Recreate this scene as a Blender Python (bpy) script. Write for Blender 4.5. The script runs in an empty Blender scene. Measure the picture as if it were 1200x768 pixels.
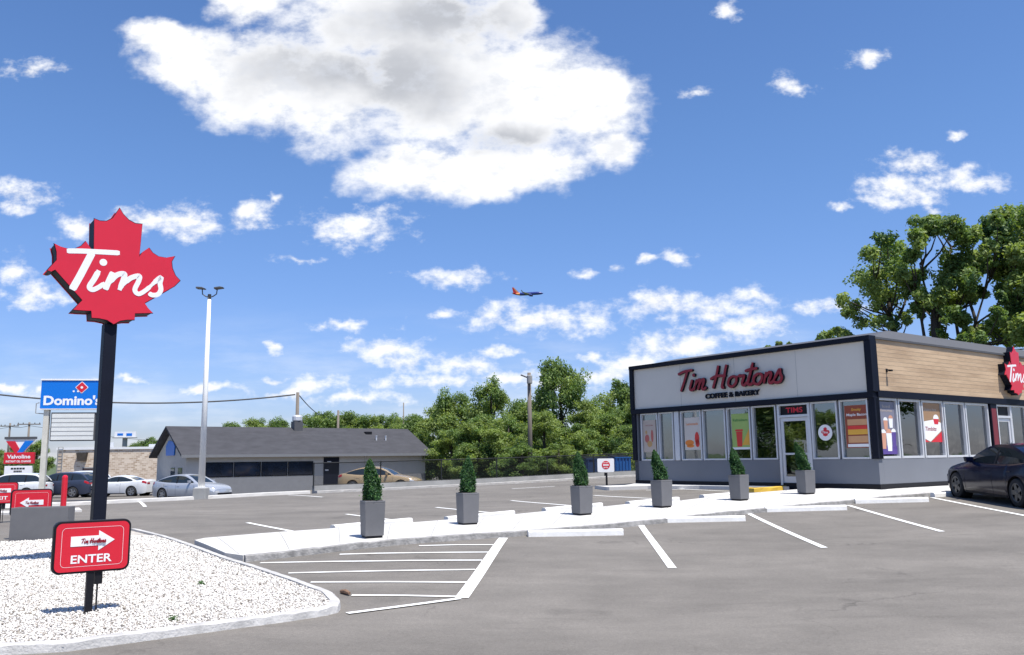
import bpy, math, random
import numpy as np
from mathutils import Matrix, Vector

R = math.radians
sc = bpy.context.scene
C = sc.collection

# ------------------------------------------------------------------ camera
F, CX, CY, HC = 1000.0, 600.0, 384.0, 1.6
pit = math.atan(154 / 1000.0); rol = math.atan(0.0125)
c_, s_ = math.cos(rol), math.sin(rol)
r_ = np.array([1.0, 0, 0]); u_ = np.array([0, -math.sin(pit), math.cos(pit)]); fw = np.array([0, math.cos(pit), math.sin(pit)])
cxv = c_ * r_ - s_ * u_; cyv = s_ * r_ + c_ * u_
cam_d = bpy.data.cameras.new('camera'); cam = bpy.data.objects.new('camera', cam_d); C.objects.link(cam)
cam_d.sensor_fit = 'HORIZONTAL'; cam_d.sensor_width = 36; cam_d.lens = 30.0
cam_d.clip_start = 0.1; cam_d.clip_end = 6000
cam.matrix_world = Matrix(((cxv[0], cyv[0], -fw[0], 0), (cxv[1], cyv[1], -fw[1], 0), (cxv[2], cyv[2], -fw[2], HC), (0, 0, 0, 1)))
sc.camera = cam

# ------------------------------------------------------------------ light
SUN_EL, SUN_DX, SUN_DY = 68.0, 0.66, -0.75            # the sun stands high, to the right and a little behind the camera
sd = bpy.data.lights.new('sun', 'SUN'); so = bpy.data.objects.new('sun', sd); C.objects.link(so)
sd.energy = 4.6; sd.angle = R(0.5); sd.color = (1.0, 0.955, 0.89)
h = math.hypot(SUN_DX, SUN_DY); ce, se = math.cos(R(SUN_EL)), math.sin(R(SUN_EL))
sdir = Vector((SUN_DX / h * ce, SUN_DY / h * ce, se))
so.rotation_euler = sdir.to_track_quat('Z', 'Y').to_euler()
sc.view_settings.view_transform = 'Standard'; sc.view_settings.look = 'None'
sc.view_settings.gamma = 1.0; sc.view_settings.exposure = 0.55
sc.view_settings.use_curve_mapping = False
sc.cycles.max_bounces = 6; sc.cycles.transparent_max_bounces = 12
SKY_STRENGTH = 0.10

# ------------------------------------------------------------------ pixel helpers (turn a place in the photo into a point at its real distance)
def ray(px, py): return (px - CX) / F * cxv + (CY - py) / F * cyv + fw
def at(px, py, d):
    v = ray(px, py); return v * d / v[1] + np.array([0, 0, HC])

AL = R(36.5); T = (math.cos(AL), math.sin(AL)); B = (-math.sin(AL), math.cos(AL))
def on_pl(px, py, P0, t):
    v = ray(px, py); n = np.array([t[1], -t[0], 0]); p = np.array([P0[0], P0[1], 0]); k = n.dot(p) / n.dot(v); q = v * k
    return float((q - p)[:2].dot(t)), float(q[2] + HC)
def wall_pt(px, back=0.0):
    u = on_pl(px, 570, (6.6, 45.7), T)[0]; return (6.6 + T[0] * u + B[0] * back, 45.7 + T[1] * u + B[1] * back)

# ------------------------------------------------------------------ world: Nishita sky + procedural cumulus
world = bpy.data.worlds.new('World'); sc.world = world; world.use_nodes = True
def build_world():
    nt = world.node_tree; N = nt.nodes; Lk = nt.links; N.clear()
    def nd(t, **k):
        n = N.new(t)
        for a, v in k.items(): setattr(n, a, v)
        return n
    def setin(n, i, v):
        if hasattr(v, 'is_output') or isinstance(v, bpy.types.NodeSocket): Lk.new(v, n.inputs[i])
        else: n.inputs[i].default_value = v
    def math_(op, a, b=0.0, c=0.0, clamp=False):
        n = nd('ShaderNodeMath', operation=op, use_clamp=clamp)
        setin(n, 0, a); setin(n, 1, b)
        if len(n.inputs) > 2: setin(n, 2, c)
        return n.outputs[0]
    def vec(op, a, b=(0, 0, 0), c=(0, 0, 0)):
        n = nd('ShaderNodeVectorMath', operation=op)
        setin(n, 0, a); setin(n, 1, b)
        if op == 'MULTIPLY_ADD': setin(n, 2, c)
        return n.outputs['Value'] if op == 'LENGTH' else n.outputs[0]
    def mapr(v, a, b, c=0.0, d=1.0, smooth=True):
        n = nd('ShaderNodeMapRange'); n.interpolation_type = 'SMOOTHSTEP' if smooth else 'LINEAR'
        setin(n, 0, v); setin(n, 1, a); setin(n, 2, b); setin(n, 3, c); setin(n, 4, d); return n.outputs[0]
    def mixc(f, a, b, mode='MIX'):
        n = nd('ShaderNodeMix', data_type='RGBA', blend_type=mode)
        setin(n, 0, f); setin(n, 6, a); setin(n, 7, b); return n.outputs[2]
    sky = nd('ShaderNodeTexSky', sky_type='NISHITA'); sky.sun_disc = False
    sky.sun_elevation = R(SUN_EL); sky.sun_rotation = math.atan2(SUN_DX, SUN_DY)
    sky.air_density = 1.0; sky.dust_density = 0.6; sky.ozone_density = 2.2; sky.altitude = 0
    hsv = nd('ShaderNodeHueSaturation'); Lk.new(sky.outputs[0], hsv.inputs['Color'])
    hsv.inputs['Hue'].default_value = 0.501; hsv.inputs['Saturation'].default_value = 1.12; hsv.inputs['Value'].default_value = 1.0
    tc = nd('ShaderNodeTexCoord')
    sep = nd('ShaderNodeSeparateXYZ'); Lk.new(tc.outputs['Generated'], sep.inputs[0])
    X, Y, Z = sep.outputs
    ys = math_('MAXIMUM', Y, 0.02)
    skyc = mixc(1.0, hsv.outputs[0], mixc(mapr(Z, 0.0, 0.38), LOW_TINT, SKY_TINT), 'MULTIPLY')
    u = math_('DIVIDE', X, ys); v = math_('DIVIDE', Z, ys)
    cmb = nd('ShaderNodeCombineXYZ'); Lk.new(u, cmb.inputs[0]); Lk.new(v, cmb.inputs[1])
    P = cmb.outputs[0]
    # domain warp
    nw = nd('ShaderNodeTexNoise', noise_dimensions='2D'); setin(nw, 'Vector', P); nw.inputs['Scale'].default_value = 7; nw.inputs['Detail'].default_value = 5; nw.inputs['Roughness'].default_value = 0.6
    w0 = vec('SUBTRACT', nw.outputs['Color'], (0.5, 0.5, 0.5))
    Pw = vec('MULTIPLY_ADD', w0, (0.075, 0.060, 0.0), P)
    def field(ells):
        cur = None
        for (px, py, rx, ry) in ells:
            d = ray(px, py); cu, cv = d[0] / d[1], d[2] / d[1]
            ru, rv = rx / 980.0, ry / 980.0
            m = vec('MULTIPLY_ADD', Pw, (1 / ru, 1 / rv, 0), (-cu / ru, -cv / rv, 0))
            l = vec('LENGTH', m)
            cur = l if cur is None else nd_min(cur, l)
        return cur
    def nd_min(a, b):
        n = nd('ShaderNodeMath', operation='SMOOTH_MIN'); setin(n, 0, a); setin(n, 1, b); n.inputs[2].default_value = 0.22; return n.outputs[0]
    big = [(185, 45, 46, 26), (240, 72, 80, 48), (310, 95, 95, 66), (380, 105, 110, 82), (470, 20, 170, 70), (520, 100, 135, 98),
           (610, 110, 110, 84), (685, 118, 74, 66), (500, 198, 112, 36), (590, 196, 105, 40), (290, 5, 50, 36), (712, 172, 40, 34), (600, 20, 40, 40)]
    small = [(208, 262, 55, 17), (170, 262, 30, 14), (25, 225, 46, 16), (20, 245, 20, 9), (40, 348, 48, 13), (8, 320, 18, 18), (418, 262, 50, 20), (395, 270, 30, 14),
             (530, 326, 48, 9), (675, 317, 14, 7), (718, 312, 14, 7), (513, 370, 15, 8), (405, 386, 26, 7), (585, 370, 28, 15), (620, 376, 75, 15), (690, 370, 34, 14),
             (760, 362, 38, 17), (825, 370, 75, 15), (890, 353, 30, 13), (320, 411, 10, 6), (455, 415, 40, 13), (480, 428, 30, 12), (545, 431, 50, 10),
             (315, 441, 18, 5), (375, 450, 36, 10), (330, 458, 26, 6), (235, 459, 40, 7), (455, 457, 14, 8), (583, 415, 20, 6), (700, 411, 18, 6),
             (805, 408, 72, 14), (880, 392, 55, 14), (745, 425, 50, 14), (720, 432, 44, 10), (1042, 215, 36, 22), (1066, 188, 36, 14), (1100, 206, 28, 9), (1145, 212, 27, 12),
             (1024, 74, 26, 10), (940, 98, 20, 12), (848, 10, 21, 12), (812, 109, 16, 7), (806, 303, 20, 8), (42, 80, 30, 9), (978, 366, 36, 9),
             (10, 448, 32, 6), (90, 272, 26, 16), (60, 452, 30, 5), (520, 448, 60, 8), (420, 470, 60, 6), (600, 445, 40, 8), (640, 452, 40, 6), (150, 445, 26, 5), (1098, 245, 16, 7), (298, 250, 22, 13), (320, 235, 8, 4), (350, 305, 24, 4),
             (765, 302, 14, 5), (985, 240, 12, 6), (1128, 160, 12, 5)]
    small = [(a, b, c * 1.3, d * 1.35) for a, b, c, d in small] + [(1075, 222, 40, 20), (1120, 205, 40, 14)]
    fb = field(big); fs = field(small)
    # turbulent edges: noise space flattened a little
    n1 = nd('ShaderNodeTexNoise', noise_dimensions='3D'); Pn = vec('MULTIPLY', P, (1.0, 1.5, 1.0)); setin(n1, 'Vector', Pn)
    n1.inputs['Scale'].default_value = 13; n1.inputs['Detail'].default_value = 9; n1.inputs['Roughness'].default_value = 0.60
    n2 = nd('ShaderNodeTexNoise', noise_dimensions='3D'); setin(n2, 'Vector', Pn)
    n2.inputs['Scale'].default_value = 34; n2.inputs['Detail'].default_value = 8; n2.inputs['Roughness'].default_value = 0.62
    a1 = math_('SUBTRACT', n1.outputs[0], 0.5); a2 = math_('SUBTRACT', n2.outputs[0], 0.5)
    db = math_('ADD', math_('SUBTRACT', 1.0, fb), math_('MULTIPLY', a1, 1.2))          # density of the big cloud
    dsm = math_('ADD', math_('SUBTRACT', 1.0, fs), math_('MULTIPLY', a2, 3.0))
    db = math_('ADD', db, math_('MULTIPLY', a2, 0.5)); mb_ = mapr(db, -0.16, 0.46); ms = mapr(dsm, -0.10, 1.15)
    ms = math_('MULTIPLY', ms, 0.97)
    # thin veil low over the horizon
    n3 = nd('ShaderNodeTexNoise', noise_dimensions='3D'); setin(n3, 'Vector', vec('MULTIPLY', P, (5.0, 22.0, 1.0))); n3.inputs['Scale'].default_value = 1.0; n3.inputs['Detail'].default_value = 7; n3.inputs['Roughness'].default_value = 0.6
    low = mapr(v, 0.02, 0.20, 1.0, 0.0)
    veil = math_('MULTIPLY', math_('MULTIPLY', mapr(n3.outputs[0], 0.42, 0.72), low), 0.50)
    mask = math_('MAXIMUM', math_('MAXIMUM', mb_, ms), veil)
    mask = math_('MULTIPLY', mask, mapr(Y, 0.02, 0.2))
    # behind the camera: scattered fair-weather cloud too (seen only in reflections)
    # grey bases
    fg = field([(400, 85, 140, 62), (480, 95, 130, 72), (500, 20, 140, 60), (600, 158, 70, 24)])
    n0 = nd('ShaderNodeTexNoise', noise_dimensions='3D'); setin(n0, 'Vector', Pn); n0.inputs['Scale'].default_value = 8; n0.inputs['Detail'].default_value = 4; n0.inputs['Roughness'].default_value = 0.5
    a0 = math_('SUBTRACT', n0.outputs[0], 0.5)
    g = math_('ADD', math_('SUBTRACT', 1.25, fg), math_('MULTIPLY', a0, 2.0))
    grey = math_('MULTIPLY', mapr(g, -0.15, 1.25), mb_)
    rimm = mapr(db, 0.10, 0.60); grey = math_('MULTIPLY', grey, rimm)
    sm = math_('MULTIPLY', mapr(math_('ADD', dsm, math_('MULTIPLY', a1, -1.2)), 0.9, 2.2), ms)
    cl = mixc(math_('MAXIMUM', grey, math_('MULTIPLY', sm, 0.25)), CLOUD_WHITE, CLOUD_GREY)
    cl = mixc(math_('MULTIPLY', mapr(math_('ADD', a2, math_('MULTIPLY', a1, .8)), 0.06, -0.26), 0.6), cl, CLOUD_SOFT)
    out = mixc(mask, skyc, cl)
    bg = nd('ShaderNodeBackground'); Lk.new(out, bg.inputs[0]); bg.inputs[1].default_value = SKY_STRENGTH
    o = nd('ShaderNodeOutputWorld'); Lk.new(bg.outputs[0], o.inputs[0])
    world.cycles.sampling_method = 'MANUAL'; world.cycles.sample_map_resolution = 512
SKY_TINT = (0.87, 0.97, 1.15, 1); LOW_TINT = (0.70, 0.75, 1.08, 1)
CLOUD_WHITE = (7.5, 7.55, 7.7, 1); CLOUD_GREY = (3.8, 3.95, 4.3, 1); CLOUD_SOFT = (5.0, 5.25, 5.8, 1)
build_world()

# ------------------------------------------------------------------ materials
MATS = {}
def mat(name, col, rough=0.6, metal=0.0, var=0.08, scale=3.0, bump=0.0, bscale=60.0, spec=0.5, trans=0.0, coat=0.0, stretch=(1, 1, 1)):
    if name in MATS: return MATS[name]
    m = bpy.data.materials.new(name); m.use_nodes = True; nt = m.node_tree; b = nt.nodes['Principled BSDF']
    b.inputs['Roughness'].default_value = rough; b.inputs['Metallic'].default_value = metal
    b.inputs['Specular IOR Level'].default_value = spec; b.inputs['Coat Weight'].default_value = coat
    if coat: b.inputs['Coat Roughness'].default_value = 0.05
    tc = nt.nodes.new('ShaderNodeTexCoord')
    mp = nt.nodes.new('ShaderNodeMapping'); mp.inputs['Scale'].default_value = stretch; nt.links.new(tc.outputs['Object'], mp.inputs[0])
    n = nt.nodes.new('ShaderNodeTexNoise'); n.inputs['Scale'].default_value = scale; n.inputs['Detail'].default_value = 6; n.inputs['Roughness'].default_value = 0.6
    nt.links.new(mp.outputs[0], n.inputs['Vector'])
    r = nt.nodes.new('ShaderNodeMapRange'); r.inputs[1].default_value = 0.3; r.inputs[2].default_value = 0.7
    r.inputs[3].default_value = 1 - var; r.inputs[4].default_value = 1 + var; nt.links.new(n.outputs[0], r.inputs[0])
    v = nt.nodes.new('ShaderNodeVectorMath'); v.operation = 'MULTIPLY'; v.inputs[0].default_value = col[:3]
    nt.links.new(r.outputs[0], v.inputs[1]); nt.links.new(v.outputs[0], b.inputs['Base Color'])
    if bump:
        n2 = nt.nodes.new('ShaderNodeTexNoise'); n2.inputs['Scale'].default_value = bscale; n2.inputs['Detail'].default_value = 4
        nt.links.new(tc.outputs['Object'], n2.inputs['Vector'])
        bp = nt.nodes.new('ShaderNodeBump'); bp.inputs['Strength'].default_value = bump; bp.inputs['Distance'].default_value = 0.02
        nt.links.new(n2.outputs[0], bp.inputs['Height']); nt.links.new(bp.outputs[0], b.inputs['Normal'])
    MATS[name] = m; return m

def nodes_of(m): nt = m.node_tree; return nt, nt.nodes['Principled BSDF']

def asphalt_mat():
    m = bpy.data.materials.new('asphalt'); m.use_nodes = True; nt, b = nodes_of(m); N = nt.nodes; Lk = nt.links
    b.inputs['Roughness'].default_value = 0.85; b.inputs['Specular IOR Level'].default_value = 0.3
    tc = N.new('ShaderNodeTexCoord')
    def noise(scale, det, st=(1, 1, 1), rot=0.0, rough=0.6):
        mp = N.new('ShaderNodeMapping'); mp.inputs['Scale'].default_value = st; mp.inputs['Rotation'].default_value = (0, 0, rot); Lk.new(tc.outputs['Object'], mp.inputs[0])
        n = N.new('ShaderNodeTexNoise'); n.inputs['Scale'].default_value = scale; n.inputs['Detail'].default_value = det; n.inputs['Roughness'].default_value = rough
        Lk.new(mp.outputs[0], n.inputs['Vector']); return n.outputs[0]
    def mr(v, a, b_, c, d):
        n = N.new('ShaderNodeMapRange'); Lk.new(v, n.inputs[0])
        for i, x in enumerate((a, b_, c, d)): n.inputs[i + 1].default_value = x
        return n.outputs[0]
    def mul(a, b_):
        n = N.new('ShaderNodeMath'); n.operation = 'MULTIPLY'; Lk.new(a, n.inputs[0]); Lk.new(b_, n.inputs[1]); return n.outputs[0]
    f = mul(mr(noise(0.22, 4, (1, 2.6, 1), -0.64, .7), 0.35, 0.68, 0.82, 1.12), mr(noise(90, 3), 0.3, 0.7, 0.80, 1.20))
    f = mul(f, mr(noise(1.3, 6), 0.3, 0.72, 0.90, 1.08)); f = mul(f, mr(noise(24, 8, rough=.75), 0.3, 0.7, 0.84, 1.16)); f = mul(f, mr(noise(6, 7, rough=.7), 0.62, 0.78, 1.0, 0.78))
    f = mul(f, mr(noise(0.9, 5, (1, 0.25, 1), 0.4), 0.66, 0.76, 1.0, 0.80))      # dark drips
    f = mul(f, mr(noise(0.5, 5, (1, 6, 1), -0.64), 0.58, 0.74, 1.0, 0.86))        # rolled seams
    f = mul(f, mr(noise(230, 1), 0.62, 0.74, 1.0, 1.7))                            # pale aggregate
    # hairline cracks and old oil spots
    mp = N.new('ShaderNodeMapping'); Lk.new(tc.outputs['Object'], mp.inputs[0]); wn = N.new('ShaderNodeTexNoise'); wn.inputs['Scale'].default_value = 1.5; wn.inputs['Detail'].default_value = 5; Lk.new(tc.outputs['Object'], wn.inputs['Vector'])
    wv = N.new('ShaderNodeVectorMath'); wv.operation = 'MULTIPLY_ADD'; Lk.new(wn.outputs['Color'], wv.inputs[0]); wv.inputs[1].default_value = (1.6, 1.6, 0); Lk.new(mp.outputs[0], wv.inputs[2])
    flat = N.new('ShaderNodeVectorMath'); flat.operation = 'MULTIPLY'; flat.inputs[1].default_value = (1, 1, 0); Lk.new(wv.outputs[0], flat.inputs[0])
    vo = N.new('ShaderNodeTexVoronoi'); vo.feature = 'DISTANCE_TO_EDGE'; vo.inputs['Scale'].default_value = 0.22; Lk.new(flat.outputs[0], vo.inputs['Vector'])
    ck = mr(vo.outputs['Distance'], 0.0012, 0.004, 0.0, 1.0); cm = mr(noise(0.35, 3), 0.5, 0.62, 1.0, 0.0)
    mxn = N.new('ShaderNodeMath'); mxn.operation = 'MAXIMUM'; Lk.new(ck, mxn.inputs[0]); Lk.new(cm, mxn.inputs[1]); f = mul(f, mr(mxn.outputs[0], 0, 1, 0.66, 1.0))
    vo2 = N.new('ShaderNodeTexVoronoi'); vo2.inputs['Scale'].default_value = 0.55; Lk.new(flat.outputs[0], vo2.inputs['Vector']); f = mul(f, mr(vo2.outputs['Distance'], 0.03, 0.15, 0.80, 1.0))
    v = N.new('ShaderNodeVectorMath'); v.operation = 'MULTIPLY'; v.inputs[0].default_value = (0.170, 0.156, 0.137); Lk.new(f, v.inputs[1])
    Lk.new(v.outputs[0], b.inputs['Base Color'])
    bp = N.new('ShaderNodeBump'); bp.inputs['Strength'].default_value = 0.35; bp.inputs['Distance'].default_value = 0.006
    Lk.new(noise(140, 3), bp.inputs['Height']); Lk.new(bp.outputs[0], b.inputs['Normal'])
    return m

def paint_mat():
    m = mat('road_paint', (0.78, 0.78, 0.75), 0.7, var=0.05, scale=4)
    nt, b = nodes_of(m); N = nt.nodes
    tc = N.new('ShaderNodeTexCoord'); n = N.new('ShaderNodeTexNoise'); n.inputs['Scale'].default_value = 22; n.inputs['Detail'].default_value = 8; n.inputs['Roughness'].default_value = 0.7
    nt.links.new(tc.outputs['Object'], n.inputs['Vector'])
    r = N.new('ShaderNodeMapRange'); r.inputs[1].default_value = 0.29; r.inputs[2].default_value = 0.37; nt.links.new(n.outputs[0], r.inputs[0])
    nt.links.new(r.outputs[0], b.inputs['Alpha'])                       # worn-through flecks
    return m

def brick_mat(name, c1, c2, cm, scale, rowh, bw):
    m = bpy.data.materials.new(name); m.use_nodes = True; nt, b = nodes_of(m); N = nt.nodes; b.inputs['Roughness'].default_value = 0.85
    tc = N.new('ShaderNodeTexCoord'); mp = N.new('ShaderNodeMapping'); mp.inputs['Rotation'].default_value = (R(90), 0, 0)
    nt.links.new(tc.outputs['Object'], mp.inputs[0])
    t = N.new('ShaderNodeTexBrick'); nt.links.new(mp.outputs[0], t.inputs['Vector'])
    t.inputs['Color1'].default_value = (*c1, 1); t.inputs['Color2'].default_value = (*c2, 1); t.inputs['Mortar'].default_value = (*cm, 1)
    t.inputs['Scale'].default_value = scale; t.inputs['Row Height'].default_value = rowh; t.inputs['Brick Width'].default_value = bw; t.inputs['Mortar Size'].default_value = 0.02
    nt.links.new(t.outputs[0], b.inputs['Base Color']); return m

def wood_mat():
    m = bpy.data.materials.new('wood_siding'); m.use_nodes = True; nt, b = nodes_of(m); N = nt.nodes; b.inputs['Roughness'].default_value = 0.7
    tc = N.new('ShaderNodeTexCoord'); sep = N.new('ShaderNodeSeparateXYZ'); nt.links.new(tc.outputs['Object'], sep.inputs[0])
    k = N.new('ShaderNodeMath'); k.operation = 'MULTIPLY'; k.inputs[1].default_value = 1 / 0.125; nt.links.new(sep.outputs[2], k.inputs[0])
    fl = N.new('ShaderNodeMath'); fl.operation = 'FLOOR'; nt.links.new(k.outputs[0], fl.inputs[0])
    cb = N.new('ShaderNodeCombineXYZ'); nt.links.new(sep.outputs[0], cb.inputs[0]); nt.links.new(fl.outputs[0], cb.inputs[1])
    w = N.new('ShaderNodeTexNoise'); w.noise_dimensions = '2D'; nt.links.new(cb.outputs[0], w.inputs['Vector']); w.inputs['Scale'].default_value = 0.45; w.inputs['Detail'].default_value = 3
    mp = N.new('ShaderNodeMapping'); mp.inputs['Scale'].default_value = (2.5, 2.5, 60); nt.links.new(tc.outputs['Object'], mp.inputs[0])
    g = N.new('ShaderNodeTexNoise'); nt.links.new(mp.outputs[0], g.inputs['Vector']); g.inputs['Scale'].default_value = 1; g.inputs['Detail'].default_value = 6
    ad = N.new('ShaderNodeMath'); ad.operation = 'ADD'; nt.links.new(w.outputs[0], ad.inputs[0]); nt.links.new(g.outputs[0], ad.inputs[1])
    cr = N.new('ShaderNodeValToRGB'); nt.links.new(ad.outputs[0], cr.inputs[0])
    sc_ = N.new('ShaderNodeMath'); sc_.operation = 'MULTIPLY'; sc_.inputs[1].default_value = 0.5; nt.links.new(ad.outputs[0], sc_.inputs[0]); nt.links.new(sc_.outputs[0], cr.inputs[0])
    e = cr.color_ramp.elements; e[0].position = 0.36; e[0].color = (0.39, 0.27, 0.165, 1); e[1].position = 0.64; e[1].color = (0.58, 0.42, 0.265, 1)
    nt.links.new(cr.outputs[0], b.inputs['Base Color'])
    return m

def leaf_mat(name, col, var=0.25):
    m = bpy.data.materials.new(name); m.use_nodes = True; nt, b = nodes_of(m); N = nt.nodes
    b.inputs['Roughness'].default_value = 0.55; b.inputs['Specular IOR Level'].default_value = 0.35
    tc = N.new('ShaderNodeTexCoord'); n = N.new('ShaderNodeTexNoise'); n.inputs['Scale'].default_value = 0.9; n.inputs['Detail'].default_value = 5
    nt.links.new(tc.outputs['Object'], n.inputs['Vector'])
    r = N.new('ShaderNodeMapRange'); r.inputs[1].default_value = 0.3; r.inputs[2].default_value = 0.7; r.inputs[3].default_value = 1 - var; r.inputs[4].default_value = 1 + var; nt.links.new(n.outputs[0], r.inputs[0])
    v = N.new('ShaderNodeVectorMath'); v.operation = 'MULTIPLY'; v.inputs[0].default_value = col; nt.links.new(r.outputs[0], v.inputs[1]); nt.links.new(v.outputs[0], b.inputs['Base Color'])
    tr = N.new('ShaderNodeBsdfTranslucent'); v2 = N.new('ShaderNodeVectorMath'); v2.operation = 'MULTIPLY'; v2.inputs[1].default_value = (1.5, 1.5, 0.6); nt.links.new(v.outputs[0], v2.inputs[0]); nt.links.new(v2.outputs[0], tr.inputs[0])
    mx = N.new('ShaderNodeMixShader'); mx.inputs[0].default_value = 0.4; nt.links.new(b.outputs[0], mx.inputs[1]); nt.links.new(tr.outputs[0], mx.inputs[2])
    nt.links.new(mx.outputs[0], N['Material Output'].inputs['Surface']); return m

def glass_mat(name='window_glass', tint=(0.46, 0.54, 0.53), refl=0.26):
    m = bpy.data.materials.new(name); m.use_nodes = True; nt = m.node_tree; N = nt.nodes; N.clear()
    o = N.new('ShaderNodeOutputMaterial'); t = N.new('ShaderNodeBsdfTransparent'); t.inputs[0].default_value = (*tint, 1)
    g = N.new('ShaderNodeBsdfGlossy'); g.inputs['Roughness'].default_value = 0.015
    tc = N.new('ShaderNodeTexCoord'); n = N.new('ShaderNodeTexNoise'); n.inputs['Scale'].default_value = 0.7; nt.links.new(tc.outputs['Object'], n.inputs['Vector'])
    bp = N.new('ShaderNodeBump'); bp.inputs['Strength'].default_value = 0.10; bp.inputs['Distance'].default_value = 0.06; nt.links.new(n.outputs[0], bp.inputs['Height']); nt.links.new(bp.outputs[0], g.inputs['Normal'])
    lw = N.new('ShaderNodeLayerWeight'); lw.inputs[0].default_value = 0.25
    ad = N.new('ShaderNodeMath'); ad.inputs[1].default_value = refl; ad.use_clamp = True; nt.links.new(lw.outputs['Fresnel'], ad.inputs[0])
    mx = N.new('ShaderNodeMixShader'); nt.links.new(ad.outputs[0], mx.inputs[0]); nt.links.new(t.outputs[0], mx.inputs[1]); nt.links.new(g.outputs[0], mx.inputs[2]); nt.links.new(mx.outputs[0], o.inputs[0])
    return m

M = dict(
    asphalt=asphalt_mat(), paint=paint_mat(), wood=wood_mat(), glass=glass_mat(),
    concrete=mat('concrete', (0.56, 0.545, 0.515), 0.85, var=0.07, scale=1.6, bump=0.3, bscale=45),
    kerbc=mat('kerb_concrete', (0.36, 0.35, 0.335), 0.9, var=0.16, scale=3.5, bump=0.5, bscale=40),
    oldc=mat('weathered_concrete', (0.30, 0.30, 0.29), 0.9, var=0.18, scale=1.2, bump=0.3),
    soil=mat('soil', (0.42, 0.39, 0.345), 0.95, var=0.3, scale=8, bump=0.6, bscale=30),
    grass=mat('grass_ground', (0.07, 0.10, 0.035), 0.95, var=0.3, scale=0.6),
    stone=mat('white_stone', (0.70, 0.67, 0.62), 0.8, var=0.22, scale=14),
    stoned=mat('grey_stone', (0.32, 0.285, 0.24), 0.8, var=0.4, scale=14),
    navy=mat('navy_metal', (0.004, 0.006, 0.015), 0.55, 0.0, var=0.15, spec=0.22),
    black=mat('black_plastic', (0.009, 0.009, 0.012), 0.5, var=0.15, spec=.25),
    red=mat('sign_red', (0.62, 0.012, 0.030), 0.35, var=0.03, coat=0.2),
    redl=mat('letter_red', (0.26, 0.005, 0.016), 0.4, var=0.05),
    white=mat('sign_white', (0.82, 0.82, 0.82), 0.45, var=0.02),
    panel=mat('fascia_panel', (0.68, 0.635, 0.56), 0.6, var=0.03, scale=0.7),
    grey=mat('grey_wall', (0.17, 0.182, 0.205), 0.75, var=0.05, scale=0.8, bump=0.15, bscale=80),
    alu=mat('aluminium_frame', (0.62, 0.63, 0.65), 0.4, 0.25, var=0.04),
    coping=mat('metal_coping', (0.085, 0.086, 0.09), 0.6, 0.1, var=0.05),
    planter=mat('planter_grey', (0.138, 0.138, 0.143), 0.6, var=0.06, scale=5),
    yellow=mat('yellow_paint', (0.62, 0.40, 0.05), 0.7, var=0.1),
    blue=mat('sign_blue', (0.0, 0.16, 0.62), 0.4, var=0.02),
    blued=mat('container_blue', (0.012, 0.035, 0.10), 0.5, var=0.15, scale=1.5),
    blueb=mat('container_bright_blue', (0.01, 0.10, 0.33), 0.5, var=0.12, scale=1.5),
    polew=mat('white_pole', (0.80, 0.80, 0.78), 0.5, var=0.03),
    cream=mat('cream_steel', (0.55, 0.53, 0.46), 0.55, var=0.12),
    board=mat('reader_board', (0.66, 0.67, 0.64), 0.5, var=0.05),
    roofm=mat('asphalt_shingle', (0.048, 0.048, 0.054), 0.9, var=0.2, scale=1.2, bump=0.4, bscale=14, stretch=(1, 1, 4)),
    siding=mat('light_siding', (0.50, 0.475, 0.43), 0.8, var=0.05),
    sidingd=mat('dark_siding', (0.17, 0.175, 0.185), 0.8, var=0.06),
    brick=brick_mat('tan_brick', (0.42, 0.30, 0.20), (0.74, 0.62, 0.48), (0.70, 0.60, 0.48), 1.0, 0.15, 0.38),
    woodp=mat('weathered_wood', (0.17, 0.145, 0.12), 0.9, var=0.25, scale=4, stretch=(1, 1, 0.1)),
    cable=mat('cable_black', (0.015, 0.015, 0.017), 0.6),
    wire=mat('fence_black', (0.010, 0.012, 0.012), 0.6),
    bark=mat('bark', (0.055, 0.045, 0.035), 0.95, var=0.3, scale=6, bump=0.6, bscale=20),
    leafA=leaf_mat('leaf_mid_green', (0.13, 0.205, 0.062)), leafB=leaf_mat('leaf_light_green', (0.24, 0.31, 0.095)),
    leafC=leaf_mat('leaf_dark_green', (0.052, 0.110, 0.036)), leafD=leaf_mat('conifer_green', (0.030, 0.088, 0.034), 0.3), leafE=leaf_mat('conifer_tip_green', (0.09, 0.20, 0.06), 0.3),
    tyre=mat('tyre_rubber', (0.018, 0.018, 0.019), 0.85, var=0.1), rim=mat('alloy_rim', (0.33, 0.34, 0.36), 0.3, 0.8, var=0.05),
    rimd=mat('dark_alloy_rim', (0.08, 0.085, 0.09), 0.35, 0.7, var=0.05),
    cglass=mat('car_glass', (0.016, 0.022, 0.024), 0.04, var=0.1, spec=0.9), chrome=mat('chrome', (0.6, 0.6, 0.6), 0.2, 1.0),
    lampr=mat('tail_lamp_red', (0.35, 0.008, 0.008), 0.2, coat=0.5), lampw=mat('head_lamp_clear', (0.55, 0.57, 0.6), 0.12, coat=0.8),
    interior=mat('interior_wall', (0.30, 0.30, 0.28), 0.85, var=0.1), ifloor=mat('interior_floor', (0.11, 0.10, 0.09), 0.5, var=0.1),
    seam=mat('panel_gap', (0.004, 0.004, 0.005), 0.8),
)

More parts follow.
